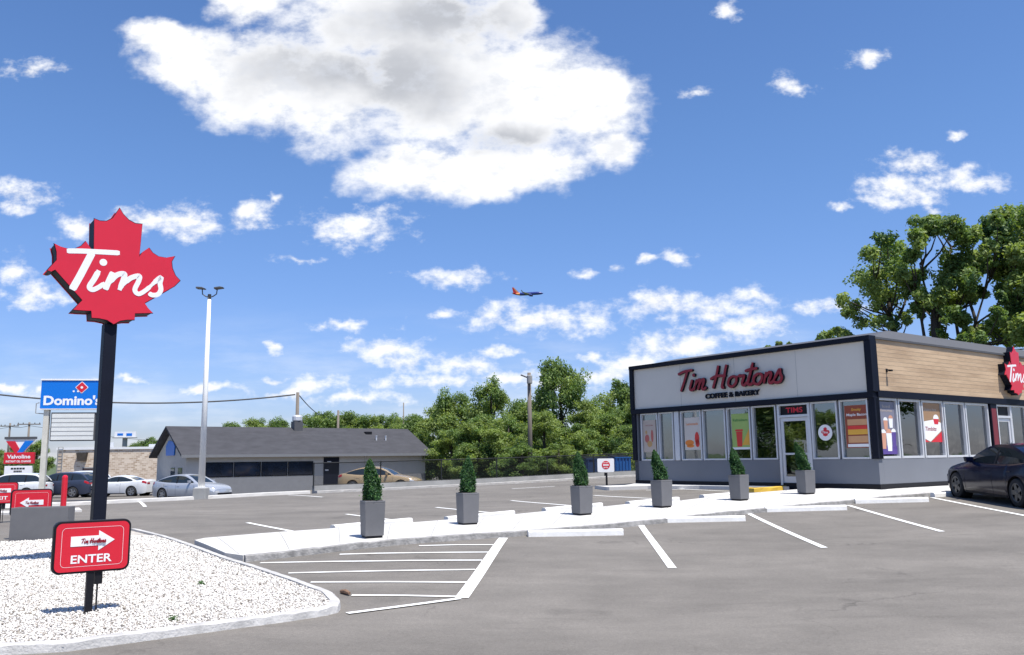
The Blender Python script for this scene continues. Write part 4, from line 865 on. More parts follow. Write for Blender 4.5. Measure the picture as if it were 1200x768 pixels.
# ------------------------------------------------------------------ wheel stops
def wheel_stop(a, b, label, grp, d=.16, hgt=.12):
    """a, b: world points of the near lower corners"""
    L = math.hypot(b[0] - a[0], b[1] - a[1]); rz = math.atan2(b[1] - a[1], b[0] - a[0]); z = (H(*a) + H(*b)) / 2
    mb = MB(); n = 12
    prof = [(0, -.05), (.012, hgt * .75), (.04, hgt), (d - .04, hgt), (d - .012, hgt * .75), (d, -.05)]
    tilt = (H(*b) - H(*a)) / L
    rows = [[(x, y, zz + tilt * x - (H(*b) - H(*a)) / 2) for y, zz in prof] for x in np.linspace(0, L, n)]
    mb.grid(rows, flip=True); k = len(prof)
    mb.add(rows[0], [tuple(range(k))]); mb.add(rows[-1], [tuple(range(k - 1, -1, -1))])
    o = mb.build('wheel_stop', M['stopw'], None, bevel=.008); o.location = (a[0], a[1], z); o.rotation_euler = (0, 0, rz)
    return tag(o, label, 'wheel stop', grp)
M['stopw'] = mat('stop_white', (0.74, 0.73, 0.70), .8, var=.10, scale=5, bump=.3)
g1 = 'wheel stops of the near stalls'
for a, b, l in [((619.5, 629.5), (731, 627.5), 'white wheel stop on asphalt nearest the hatched area'), ((773.5, 613.2), (874, 611), 'white wheel stop in front of the fourth planter from the left'),
                ((898, 600.5), (993, 598), 'white wheel stop nearest the rightmost planter'), ((1003, 590.5), (1089, 588.5), 'white wheel stop just left of the dark parked car'),
                ((1096, 583), (1160, 579), 'white wheel stop at the nose of the dark car')]:
    wheel_stop(G(*a), G(*b), l, g1)
g2 = 'wheel stops of the far stalls'
for (a, b, l) in [((393, 621.5), (484, 612.5), 'white wheel stop behind the leftmost planter'), ((525.5, 611.0), (604, 603.5), 'white wheel stop behind the second planter from the left'),
                  ((640, 600.5), (707, 594), 'white wheel stop behind the third planter from the left'), ((738.5, 592.5), (797, 587), 'white wheel stop behind the fourth planter from the left'), ((825.5, 584.5), (877, 580), 'white wheel stop behind the fifth planter from the left')]:
    pa, pb = G(*a), G(*b); wheel_stop(pa, pb, l, g2, d=.2, hgt=.10)

jm = MB(); A_, B_ = resample(KF, 400), resample(KB, 400)
for k in range(6, 300, 13):
    a, b = A_[k], B_[k]; pts = [(a[0] + (b[0] - a[0]) * f, a[1] + (b[1] - a[1]) * f) for f in np.linspace(.04, .97, 8)]
    d = math.hypot(b[0] - a[0], b[1] - a[1]); tx, ty = -(b[1] - a[1]) / d * .006, (b[0] - a[0]) / d * .006
    jm.grid([[(x - tx, y - ty, H(x, y) + .1035) for x, y in pts], [(x + tx, y + ty, H(x, y) + .1035) for x, y in pts]])
tag(jm.build('pavement_joints', M['oldc']), kind='structure')
def weed(px, py, rad, label, seed, n=260):
    q = G(px, py, .045); rng = np.random.default_rng(seed); a = rng.uniform(0, 6.28, n); rr = rad * rng.uniform(0, 1, n) ** .6
    cen = np.stack([rr * np.cos(a), rr * np.sin(a), rng.uniform(.01, .06, n)], 1); out = np.stack([np.cos(a), np.sin(a), np.ones(n)], 1)
    me = leaves_mesh('weed', cen, out, .016, [M['leafC'], M['leafE']], rng.integers(0, 2, n), seed, aspect=2.5); o = bpy.data.objects.new('weed', me); C.objects.link(o); o.location = (q[0], q[1], H(*q) + .045); tag(o, label, 'weed')
weed(236, 687, .05, 'faint sprig of weed in the middle of the white gravel', 1, 70)
weed(203, 729, .05, 'sparse sprig of weed in the gravel close to the front kerb', 2, 60)
# small litter
wc = MB(); wc.tube([(-.10, .03, .02), (0, 0, .028), (.10, -.045, .02)], [.022, .03, .018], 7); o = wc.build('wood_scrap', mat('rotten_wood', (.20, .12, .075), .9, var=.3, scale=20)); q = G(405, 697); o.location = (q[0], q[1], H(*q) + .008); o.rotation_euler = (0, 0, R(-30)); tag(o, 'small brown scrap of wood lying beside the hatched lines', 'debris')

# ------------------------------------------------------------------ do-not-enter sign
def dne():
    p = at(711, 566, 33.5)[:2]; z = H(*p) + .1
    r = thing('traffic_sign', 'small white do not enter sign with red disc on black post', 'sign', (p[0], p[1], z), R(4))
    b = MB(); b.box(-.035, .035, -.03, .03, -.1, .42); b.box(-.085, -.04, -.02, .02, .30, .42); b.build('post', M['black'], r)
    b = MB(); b.prism(rrect(.65, .52, .05, -.02, .70), -.03, .03); f = b.build('board', M['white'], r)
    b = MB(); b.disc(-.02, .71, .16, -.036, -.0305); b.build('red_disc', M['red'], f)
    b = MB(); b.box(-.13, .09, -.042, -.0375, .685, .735); b.build('white_bar', M['white'], f)
    b = MB(); b.text('DO NOT', -.02, .80, .045, -.0400, width=.2, bold=.02); b.text('ENTER', -.02, .615, .045, -.0400, width=.18, bold=.02); b.build('lettering', M['white'], f)
dne()

# ------------------------------------------------------------------ light pole
def light_pole():
    p = wall_pt(237, .1); z = H(*p); d = p[1]; top = HC + (542.5 - 347) / 1000 * d
    r = thing('lamp_post', 'tall white lamp post with two lamp heads behind the gravel bed', 'lamp post', (p[0], p[1], z))
    b = MB(); b.frustum(.50, .50, .46, .46, -.2, .42); b.build('pedestal', M['oldc'], r, bevel=.02)
    b = MB(); b.smooth = True; b.tube([(0, 0, .42), (0, 0, (top - z))], [.125, .065], 14); b.build('pole', M['polew'], r)
    b = MB(); b.box(-.18, .18, -.18, .18, .42, .45); b.build('base_plate', M['polew'], r)
    h_ = top - z
    for s in (-1, 1):
        b = MB(); b.tube([(0, 0, h_ - .02), (s * .14, 0, h_ + .02), (s * .27, 0, h_ + .11), (s * .29, 0, h_ + .30)], .022, 8); b.tube([(0, 0, h_ - .1), (0, 0, h_ + .1)], .07, 8); b.build('bracket', M['coping'], r)
        q = MB(Matrix.Translation((s * .35, 0, h_ + .33)) @ Matrix.Scale(.78, 4) @ Matrix.Rotation(R(-6 * s), 4, 'Y')); q.prism([(-.2, -.03), (.2, -.02), (.24, .02), (.1, .07), (-.2, .06)], -.16, .16); q.build('lamp_head', M['coping'], r, bevel=.015)
light_pole()

# ------------------------------------------------------------------ cars
def lin(P, s): return float(np.interp(s, [p[0] for p in P], [p[1] for p in P]))
def cat_(P, s):
    xs = [p[0] for p in P]; i = min(max(int(np.searchsorted(xs, s)) - 1, 0), len(P) - 2); p1, p2 = P[i], P[i + 1]; p0 = P[max(i - 1, 0)]; p3 = P[min(i + 2, len(P) - 1)]
    h_ = p2[0] - p1[0]; t = min(max((s - p1[0]) / h_, 0), 1); m1 = (p2[1] - p0[1]) / (p2[0] - p0[0]) * h_; m2 = (p3[1] - p1[1]) / (p3[0] - p1[0]) * h_
    return (2 * t ** 3 - 3 * t * t + 1) * p1[1] + (t ** 3 - 2 * t * t + t) * m1 + (-2 * t ** 3 + 3 * t * t) * p2[1] + (t ** 3 - t * t) * m2
SEDAN = dict(L=4.7, W=1.85, wb=2.87, fo=.86, R=.335, top=[(0, .60), (.12, .70), (.5, .82), (1.1, .93), (1.5, .97), (2.4, .95), (3.4, .98), (4.1, 1.05), (4.5, 1.06), (4.7, .98)], sill=.19,
             roof=[(1.25, .94), (1.55, 1.09), (1.9, 1.27), (2.25, 1.395), (2.6, 1.44), (3.0, 1.435), (3.4, 1.375), (3.8, 1.26), (4.15, 1.13), (4.35, 1.055)], ws=2.2, rw=3.35, pillars=[2.72], seams=[1.35, 2.70, 3.62])
COUPE = dict(SEDAN, W=1.8, roof=[(1.45, .95), (1.8, 1.12), (2.2, 1.30), (2.6, 1.365), (3.0, 1.34), (3.4, 1.22), (3.8, 1.08), (4.0, 1.03)], seams=[1.4, 2.95])
SUV = dict(L=4.6, W=1.85, wb=2.68, fo=.92, R=.36, top=[(0, .72), (.1, .86), (.5, .98), (1.1, 1.06), (1.4, 1.10), (2.5, 1.12), (3.6, 1.15), (4.3, 1.17), (4.6, 1.05)], sill=.24,
           roof=[(1.15, 1.06), (1.5, 1.28), (1.85, 1.50), (2.2, 1.62), (2.8, 1.66), (3.6, 1.63), (4.05, 1.55), (4.3, 1.36), (4.48, 1.16)], ws=2.05, rw=4.0, pillars=[2.45, 3.45], seams=[1.25, 2.43, 3.45])
def car(name, label, cat, pt, heading, S, paint, rim=None, zoff=0.0, group=None, tilt=None):
    L, W, wb, Rw = S['L'], S['W'], S['wb'], S['R']
    z0 = H(*pt) + zoff; r = thing(name, label, cat, (pt[0], pt[1], z0), heading, group)
    if tilt is not None: r.rotation_euler = (tilt[0], tilt[1], heading)
    X = lambda s: L / 2 - s
    wheels = [S['fo'], S['fo'] + wb]; Ra = Rw + .055
    st = sorted(set([round(x, 4) for x in np.linspace(0, L, 46)] + [round(c + k * Ra, 4) for c in wheels for k in (-1, -.95, -.8, -.5, 0, .5, .8, .95, 1)] + [round(c + k * (Ra + .004), 4) for c in wheels for k in (-1, 1)]))
    def zl(s):
        for c in wheels:
            if abs(s - c) <= Ra + 1e-6: return max(Rw + math.sqrt(max(Ra * Ra - (s - c) ** 2, 0)) * 1.0, S['sill'])
        e = min(s, L - s); return S['sill'] + .09 * math.exp(-e / .12)
    def wd(s): e = min(s, L - s); return W / 2 * (1 - .20 * math.exp(-e / .22) - .06 * math.exp(-e / .7))
    fr = [0, .08, .25, .48, .70, .86, .95, 1.0]; wf = [.945, .965, .985, 1.0, .995, .965, .94, .90]
    body = MB(); body.smooth = True
    for sg in (-1, 1):
        P = []
        for s in st:
            a, b = zl(s), cat_(S['top'], s); zs = S['sill']
            col = []
            for f, k in zip(fr, wf):
                z = a + (b - a) * f; g = min(max((z - zs) / (b - zs), 0), 1); k2 = float(np.interp(g, fr, wf)); col.append((X(s), sg * wd(s) * k2, z))
            P.append(col)
        body.grid(P, flip=sg > 0)
    def cross(s, n=9):
        b = cat_(S['top'], s); w = wd(s) * .90; return [(X(s), w * t, b + .035 * (1 - t * t)) for t in np.linspace(-1, 1, n)]
    body.grid([cross(s) for s in st], flip=False)
    for s, sg in ((0, 1), (L, -1)):
        P = []
        for f, k in zip(fr, wf):
            a, b = zl(s), cat_(S['top'], s); z = a + (b - a) * f; w = wd(s) * k
            P.append([(X(s) + sg * .10 * (1 - t * t) * (1 - .5 * f ** 3), w * t, z + (.035 * (1 - t * t) if f == 1 else 0)) for t in np.linspace(-1, 1, 9)])
        body.grid(P, flip=sg < 0)
    # cabin
    rf = S['roof']; cs = np.linspace(rf[0][0], rf[-1][0], 30); Hm = max(p[1] for p in rf)
    def cab(s):
        b = cat_(S['top'], s) - .012; t = max(cat_(rf, s), b + .004); hf = (t - b) / max(Hm - b, .01); wb_ = wd(s) * .895 - .01; wt = wb_ - (wb_ - .62 * W / 2 - .03) * hf; return b, t, wb_, wt
    wins = {-1: MB(), 1: MB()}; wins[1].smooth = wins[-1].smooth = True; wsh = MB(); wsh.smooth = True; rwm = MB(); rwm.smooth = True; pil = MB()
    for i in range(len(cs) - 1):
        s0, s1 = cs[i], cs[i + 1]; m = (s0 + s1) / 2
        A, Bc = cab(s0), cab(s1)
        for sg in (-1, 1):
            win = wins[sg]
            def row(c, s, f): b, t, wb_, wt = c; return (X(s), sg * (wb_ + (wt - wb_) * f + .02 * math.sin(math.pi * f)), b + (t - b) * f)
            for f0, f1, tgt in ((0, .07, body), (.07, .45, win), (.45, .86, win), (.86, 1.0, body)):
                if A[1] - A[0] < .12 and Bc[1] - Bc[0] < .14: tgt = body
                q = [row(A, s0, f0), row(Bc, s1, f0), row(Bc, s1, f1), row(A, s0, f1)]; tgt.add(q, [(0, 1, 2, 3)[::-1] if sg < 0 else (0, 1, 2, 3)][::1] if sg > 0 else [(3, 2, 1, 0)])
        tgt = wsh if m < S['ws'] else (rwm if m > S['rw'] else body)
        def top(c, s): b, t, wb_, wt = c; return [(X(s), wt * k, t + .03 * (1 - k * k) * min(1, (t - b) / .3)) for k in np.linspace(-1, 1, 9)]
        a, b = top(A, s0), top(Bc, s1)
        if tgt is body: body.grid([a, b])
        else: tgt.grid([[a[j] for j in range(1, 8)], [b[j] for j in range(1, 8)]]); body.grid([a[:2], b[:2]]); body.grid([a[7:], b[7:]])
    bo = body.build('body', paint, r)
    wsh.build('windshield', M['cglass'], r); rwm.build('rear_window', M['cglass'], r); [w_.build('side_window', M['cglass'], r) for w_ in wins.values()]
    for s in S['pillars']:
        b, t, wb_, wt = cab(s)
        for sg in (-1, 1):
            y0, y1 = sg * (wb_ + .006), sg * (wt + .008 + .0); ym = sg * ((wb_ + wt) / 2 + .026)
            pil.add([(X(s - .04), y0, b + .02), (X(s + .04), y0, b + .02), (X(s + .04), ym, (b + t) / 2), (X(s - .04), ym, (b + t) / 2), (X(s + .04), y1, t - .02), (X(s - .04), y1, t - .02)], [(0, 1, 2, 3), (3, 2, 4, 5)])
    pil.build('door_pillar', M['black'], r)
    sm_ = MB()
    def side(s, z, off): b = cat_(S['top'], s); g = min(max((z - S['sill']) / (b - S['sill']), 0), 1); return wd(s) * float(np.interp(g, fr, wf)) + off
    for s in S['seams']:
        for sg in (-1, 1):
            zz = np.linspace(S['sill'] + .06, cat_(S['top'], s) - .01, 8); zz = [z for z in zz if all(abs(s - c) > Ra + .02 or z > Rw + Ra + .02 for c in wheels)]
            if len(zz) > 1: sm_.grid([[(X(s - .006), sg * side(s, z, .003), z) for z in zz], [(X(s + .006), sg * side(s, z, .003), z) for z in zz]])
    for sg in (-1, 1):
        ss = np.linspace(wheels[0] + Ra + .05, wheels[1] - Ra - .05, 14)
        sm_.grid([[(X(s), sg * side(s, S['sill'] + .015, .004), S['sill'] - .01) for s in ss], [(X(s), sg * side(s, S['sill'] + .05, .004), S['sill'] + .045) for s in ss]])
    sm_.build('panel_gap', M['seam'], bo)
    for s in S['seams'][1:]:
        for sg in (-1, 1):
            s2 = s - .18 if s > 2 else s + .5; z = cat_(S['top'], s2) - .16; y = side(s2, z, 0)
            hmb = MB(); hmb.box(X(s2) - .09, X(s2) + .09, min(sg * (y - .01), sg * (y + .018)), max(sg * (y - .01), sg * (y + .018)), z - .015, z + .012); hmb.build('door_handle', paint, r, bevel=.006)
    # underside and wheel wells
    ub = MB(); ub.box(-L / 2 + .25, L / 2 - .25, -W / 2 + .27, W / 2 - .27, S['sill'] + .02, .62); ub.build('underbody', M['seam'], r)
    for c in wheels:
        for sg in (-1, 1):
            Mw = Matrix.Translation((X(c), sg * (W / 2 - .135), Rw)); k = sg
            w = MB(Mw); w.smooth = True; w.lathe([(Rw * .62, .105), (Rw * .92, .115), (Rw * .985, .09), (Rw, .04), (Rw, -.04), (Rw * .985, -.09), (Rw * .92, -.11), (Rw * .5, -.11)], 32, axis='y', cap=False)
            wo = w.build('wheel', M['tyre'], r)
            e = MB(Mw); e.lathe([(Rw * .62, k * .104), (Rw * .6, k * .05), (.01, k * .045)], 28, axis='y', cap=False); e.build('brake_disc', M['seam'], wo)
            d = MB(Mw); d.lathe([(Rw * .68, k * .112), (Rw * .65, k * .117), (Rw * .60, k * .112), (Rw * .59, k * .09)], 28, axis='y', cap=False)
            for j in range(5):
                Q = Matrix.Rotation(j * 2 * math.pi / 5 + .3, 4, 'Y'); w0, w1 = .055, .035
                y0, y1 = (k * .062, k * .108); lo_, hi_ = min(y0, y1), max(y0, y1)
                d.prism([(-w0, Rw * .14), (w0, Rw * .14), (w1 * 1.5, Rw * .6), (-w1 * 1.5, Rw * .6)], lo_, hi_, Q)
            d.lathe([(Rw * .2, k * .06), (Rw * .19, k * .112), (.001, k * .118)], 16, axis='y')
            d.build('rim', rim or M['rim'], wo)
            a_ = MB(Mw); a_.lathe([(Ra, k * -.16), (Ra, k * .10)], 28, axis='y', cap=False); a_.box(-Ra, Ra, min(-k * .17, -k * .16), max(-k * .17, -k * .16), -.1, Ra); a_.build('wheel_well', M['seam'], r)
    # lamps, mirrors, plates
    for sg in (-1, 1):
        for nm, s0, s1, mt, dz in (('headlight', .02, .34, M['lampw'], .0), ('tail_light', L - .28, L - .02, M['lampr'], .0)):
            P = []
            for s in np.linspace(s0, s1, 6):
                b = cat_(S['top'], s); P.append([(X(s), sg * side(s, b - .17, .006), b - .17), (X(s), sg * side(s, b - .08, .008), b - .08), (X(s), sg * (side(s, b - .03, .008)), b - .035)])
            q = MB(); q.grid(P, flip=sg > 0)
            f = 1 if nm == 'headlight' else -1; s = 0 if f == 1 else L; b = cat_(S['top'], s); w = wd(s)
            q.grid([[(X(s) + f * (.10 * (1 - t * t) * .8 + .012), sg * w * .95 * t, z) for t in np.linspace(.62, 1, 4)] for z in (b - .17, b - .06)], flip=(sg * f) > 0)
            q.build(nm, mt, r)
        s = rf[0][0] + .42; y = wd(s) * .9; z = cat_(S['top'], s)
        q = MB(Matrix.Translation((X(s), sg * (y + .10), z + .07))); q.frustum(.10, .19, .13, .22, -.06, .07); q.box(-.03, .03, min(-sg * .14, 0), max(-sg * .14, 0), -.08, -.04); q.build('wing_mirror', paint, r, bevel=.025)
    pt_ = MB(); pt_.box(-L / 2 - .115, -L / 2 - .105, -.16, .16, .62, .74); pt_.build('licence_plate', M['white'], r)
    gl = MB(); gl.box(L / 2 + .085, L / 2 + .105, -.55, .55, .30, .42); gl.build('grille', M['black'], r, bevel=.02)
    return r
PN = lambda n, c, met=.0, ro=.35: mat(n, c, .16, met, var=.03, coat=.0, spec=.32)
fwp = at(1118, 583.5, 23.3)[:2]
hd = math.atan2(1.0, -.02)
cpos = (12.05 + .85, 21.9)
car('parked_car', 'black four door saloon car parked nose in beside the restaurant', 'car', (12.76, 21.85), math.atan2(1, .02), SEDAN, PN('black_paint', (.0015, .004, .020)), M['rimd'], tilt=(0, -.035))
def G2(px, py, d): p = at(px, py, d); return (p[0], p[1])
car('parked_car', 'silver saloon car parked by the gable end of the grey house', 'car', G2(225, 572, 50), R(-24), dict(SEDAN, roof=SEDAN['roof']), PN('silver_paint', (.42, .45, .50), .35), zoff=-.05)
car('parked_car', 'white low car facing right behind the navy pole', 'car', G2(140, 572, 58), R(172), COUPE, PN('white_paint', (.62, .64, .66)))
car('parked_car', 'dark blue crossover parked behind the blue pylon sign', 'car', G2(72, 572, 58), R(176), SUV, PN('slate_blue_paint', (.035, .045, .075)))
car('parked_car', 'white crossover at the far left behind the red arrow signs', 'car', G2(14, 571, 56), R(185), dict(SUV, top=[(a, b - .06) for a, b in SUV['top']]), PN('white_paint', (.62, .64, .66)))
car('parked_car', 'white van roofed car behind the dark blue crossover', 'car', G2(92, 566, 66), R(176), SUV, PN('white_paint', (.62, .64, .66)), zoff=.1)
car('parked_car', 'white car at the far left edge behind the red EXIT sign', 'car', G2(-6, 566, 62), R(178), COUPE, PN('white_paint', (.62, .64, .66)))
car('parked_car', 'sandy tan saloon car behind the low wall by the grey house', 'car', G2(446, 560, 50.5), R(-10), dict(SEDAN), PN('gold_paint', (.46, .34, .20), .2), zoff=.0)

# ------------------------------------------------------------------ low wall and fence
WP = [wall_pt(x, .3) for x in (372, 400, 500, 620, 745, 800)]
def low_wall():
    P = resample(WP, 50); mb = MB(); rows = [[], [], [], []]
    for x, y in P:
        z = H(x, y); nx, ny = B
        rows[0].append((x, y, z - .2)); rows[1].append((x, y, z + .31)); rows[2].append((x + nx * .22, y + ny * .22, z + .31)); rows[3].append((x + nx * .22, y + ny * .22, z - .9))
    mb.grid(rows, flip=False); mb.add([r[0] for r in rows], [(0, 1, 2, 3)]); mb.add([r[-1] for r in rows], [(3, 2, 1, 0)])
    tag(mb.build('retaining_wall', M['oldc'], bevel=0), 'low grey concrete wall along the back of the lot', 'wall')
    tag(kerb_line('back_kerb', [(x - B[0] * .3, y - B[1] * .3) for x, y in P], .28, .10, M['kerbc']), kind='structure')
low_wall()
def fence():
    P = [(x + B[0] * .1, y + B[1] * .1) for x, y in resample(WP, 200)]; z_ = [H(*p) + .31 for p in P]
    r = thing('chain_link_fence', 'black chain link fence standing behind the low concrete wall', 'fence', (P[0][0], P[0][1], z_[0])); o0 = Vector(r.location)
    L = [0]
    for a, b in zip(P, P[1:]): L.append(L[-1] + math.hypot(b[0] - a[0], b[1] - a[1]))
    def pt(s, h_): return Vector((float(np.interp(s, L, [p[0] for p in P])), float(np.interp(s, L, [p[1] for p in P])), float(np.interp(s, L, z_)) + h_)) - o0
    FH = .92
    for s in np.arange(0, L[-1], 3.05):
        b = MB(); b.tube([pt(s, -.1), pt(s, FH + .03)], .03, 8); b.build('fence_post', M['wire'], r)
    b = MB(); b.tube([pt(s, FH) for s in np.linspace(0, L[-1], 60)], .022, 6); b.tube([pt(s, .03) for s in np.linspace(0, L[-1], 60)], .012, 5); b.build('rail', M['wire'], r)
    b = MB(); w = .0042; st = .075
    for s in np.arange(-FH, L[-1], st):
        for sg in (1, -1):
            a, c = (max(s, 0), s + FH); 
            if c > L[-1]: continue
            h0, h1 = (0 if s >= 0 else -s, FH)
            if sg < 0: p, q = pt(a, FH - h0), pt(c, 0)
            else: p, q = pt(a, h0), pt(c, FH)
            u = Vector((B[0], B[1], 0)) * w * sg; n = Vector((0, 0, w * 1.3))
            b.add([p - n, q - n, q + n, p + n, p + u, q + u], [(0, 1, 2, 3), (0, 4, 5, 1), (3, 2, 5, 4)])
    b.build('mesh', M['wire'], r)
fence()

# ------------------------------------------------------------------ containers behind the fence
def dumpster(p, rz, w, m, label):
    z = H(*p) - .1; r = thing('waste_container', label, 'container', (p[0], p[1], z), rz)
    b = MB(); b.prism([(-w / 2, 0.08), (w / 2, .08), (w / 2, 1.35), (-w / 2, 1.35)], -.75, .75); b.build('container_body', m, r, bevel=.02)
    q = MB(); 
    for x in np.linspace(-w / 2 + .1, w / 2 - .1, 5): q.box(x - .03, x + .03, -.80, -.752, .1, 1.3)
    q.box(-w / 2 - .02, w / 2 + .02, -.81, -.752, 1.3, 1.37); q.build('rib', m, r)
    l = MB(Matrix.Translation((0, 0, 1.38)) @ Matrix.Rotation(R(6), 4, 'X')); l.box(-w / 2, -.02, -.78, .78, 0, .05); l.box(.02, w / 2, -.78, .78, 0, .05); l.build('lid', M['black'], r, bevel=.01)
    c = MB()
    for sx in (-1, 1):
        for sy in (-1, 1): c.lathe([(.08, -.03), (.08, .03)], 10, Matrix.Translation((sx * (w / 2 - .15), sy * .6, .04)), axis='y')
    c.build('caster', M['black'], r)
dumpster(at(702, 552, 54)[:2], R(10), 2.0, M['blued'], 'dark blue waste container behind the fence')
dumpster(at(726, 552, 53)[:2], R(10), 1.0, M['blueb'], 'smaller bright blue waste container nearer the restaurant')

# ------------------------------------------------------------------ grey gabled house
def house():
    p = (-20.8, 54.0); r = thing('bungalow', 'long grey gabled building with dark shingle roof and window band', 'building', (p[0], p[1], 0), AL)
    E, Rz, L, W = 2.10, 4.05, 18.4, 8.0; x0, x1, y0, y1 = .45, 17.95, .5, 7.5; zb = -.9
    w = MB(); w.box(x0, x1, y0, y0 + .2, .62, 2.12); w.box(x0, x1, y1 - .2, y1, zb, 2.12); 
    for xx in (x0, x1 - .2): w.prism([(y0 + .201, zb), (y1 - .201, zb), (y1 - .201, 2.12), (4.0, 3.83), (y0 + .201, 2.12)], 0, .2, Matrix(((0, 1, 0, xx), (1, 0, 0, 0), (0, 0, 1, 0), (0, 0, 0, 1))))
    w.build('wall', M['siding'], r)
    lw = MB(); lw.box(x0 - .01, x1 + .01, y0 - .012, y0 + .2, zb, .618); lw.build('lower_wall', M['sidingd'], r)
    rf = MB(); t = .14
    for s in (0, 1):
        ya, yb = (0, 4.0) if s == 0 else (8.0, 4.0)
        rf.add([(0, ya, E), (L, ya, E), (L, yb, Rz), (0, yb, Rz), (0, ya, E - t), (L, ya, E - t), (L, yb, Rz - t), (0, yb, Rz - t)], [(0, 1, 2, 3), (4, 7, 6, 5), (0, 4, 5, 1), (0, 3, 7, 4), (1, 5, 6, 2)])
    ro = rf.build('roof', M['roofm'], r)
    fs = MB(); fs.box(-.02, L + .02, -.04, -.005, E - .17, E + .01); fs.build('fascia_board', M['sidingd'], ro)
    def q(px, py, yy=.5): v = on_pl(px, py, (p[0] + B[0] * yy, p[1] + B[1] * yy), T); return v
    a, b = q(240, 550)[0], q(367, 550)[0]; zt, zbm = 1.62, .66
    n = 4
    for i in range(n):
        u0, u1 = a + (b - a) * i / n, a + (b - a) * (i + 1) / n
        f = MB(); f.box(u0 + .02, u0 + .07, y0 - .03, y0 - .001, zbm, zt); f.box(u1 - .07, u1 - .02, y0 - .03, y0 - .001, zbm, zt); f.box(u0 + .07, u1 - .07, y0 - .03, y0 - .001, zt - .06, zt); f.box(u0 + .07, u1 - .07, y0 - .03, y0 - .001, zbm, zbm + .06); fo = f.build('window', M['black'], r)
        g = MB(); g.box(u0 + .07, u1 - .07, y0 - .015, y0 - .002, zbm + .06, zt - .06); g.build('window_pane', M['dglass'], fo)
    a, b = q(379, 550)[0], q(397, 550)[0]
    d = MB(); d.box(a, b, y0 - .05, y0 - .013, zb, 1.86); do = d.build('door', M['navy'], r); k = MB(); k.box(a + .1, a + .35, y0 - .06, y0 - .051, .95, 1.03); k.build('door_notice', M['white'], do)
    vt = MB(); vt.box(q(383, 540)[0] + .0, q(383, 540)[0] + .3, y0 - .062, y0 - .0512, 1.55, 1.6); vt.build('door_closer', M['alu'], do)
    dp = MB(); xx = q(428, 545)[0]; dp.tube([(xx, y0 - .05, zb), (xx, y0 - .05, 1.95)], .05, 8); dp.build('downpipe', M['siding'], r)
    # gable end
    gw = MB()
    for ya in (1.3, 3.0): gw.box(x0 - .03, x0 - .001, ya, ya + .9, -.7, 1.3)
    gw.build('gable_window', M['dglass'], r)
    gs = MB(); gs.prism([(3.1, 2.1), (5.0, 2.1), (5.1, 2.75), (4.5, 3.1), (3.4, 3.0), (3.0, 2.7)], 0, .06, Matrix(((0, 1, 0, x0 - .09), (1, 0, 0, 0), (0, 0, 1, 0), (0, 0, 0, 1)))); gs.build('gable_sign', M['blue'], r)
    # roof vents
    def onroof(px, py):
        v = ray(px, py)
        n_ = Vector((0, -(Rz - E), 4.0)).normalized(); n_ = Vector((n_[0] * T[0] + n_[1] * B[0], n_[0] * T[1] + n_[1] * B[1], n_[2])); P = Vector((p[0], p[1], E)); k = n_.dot(P - Vector((0, 0, HC))) / n_.dot(Vector(v)); w_ = Vector(v) * k + Vector((0, 0, HC)) - Vector((p[0], p[1], 0))
        return (w_.x * T[0] + w_.y * T[1], w_.x * B[0] + w_.y * B[1], w_.z)
    x, y, z = onroof(348, 503); c = MB(); c.box(x - .32, x + .32, y - .3, y + .35, z - .2, z + .55); ch = c.build('chimney', M['coping'], ro); c = MB(); c.lathe([(.30, .56), (.36, .62), (.36, .9), (.30, .98), (.05, 1.02)], 14, Matrix.Translation((x, y, z))); c.build('chimney_cowl', M['alu'], ch)
    for px, py in ((431, 508), (441, 516), (452, 516)):
        x, y, z = onroof(px, py); c = MB(); 
        if px < 435: c.box(x - .25, x + .25, y - .2, y + .2, z - .1, z + .12)
        else: c.tube([(x, y, z - .1), (x, y, z + .28)], .06, 8); c.lathe([(.09, z + .28), (.09, z + .33)], 8, Matrix.Translation((x, y, 0)))
        c.build('roof_vent', M['black'] if px < 435 else M['alu'], ro)
M['dglass'] = mat('dark_window', (.012, .02, .035), .08, var=.6, scale=1.1, spec=.8)
house()

# ------------------------------------------------------------------ tan brick building
def brick_building():
    p = at(64, 578, 75)[:2]; r = thing('brick_building', 'flat roofed tan brick building behind the parked cars', 'building', (p[0], p[1], 0), R(0))
    w = MB(); w.box(0, 13, 0, 14, -1.2, 2.85); w.build('wall', M['brick'], r)
    c = MB(); c.box(-.08, 13.1, -.08, 14.1, 2.852, 3.05); c.build('parapet_cap', M['polew'], r)
    d = MB(); d.box(2.3, 4.2, -.04, -.002, -1.1, 1.25); d.build('garage_door', mat('brown_door', (.05, .03, .03), .6), r)
    f = MB(); f.box(2.25, 4.25, -.03, -.003, 1.252, 1.34); f.build('door_lintel', M['oldc'], r)
    s = MB(); s.prism([(1.95, 1.9), (2.6, 1.9), (2.7, 2.6), (1.8, 2.6)], -.35, -.01); s.build('exhaust_hood', M['bark'], r)
    l = MB()
    for x in (.15, .55): l.tube([(x, -.15, -1), (x, -.15, 3.1)], .03, 6)
    for z in np.arange(-.8, 3.1, .3): l.tube([(.15, -.15, z), (.55, -.15, z)], .018, 5)
    l.build('ladder', M['oldc'], r)
    v = MB(); v.box(2.0, 3.0, 3, 4, 3.06, 3.55); v.box(7.3, 7.9, 1.5, 2.1, 3.06, 3.3); v.build('roof_unit', M['alu'], r)
brick_building()

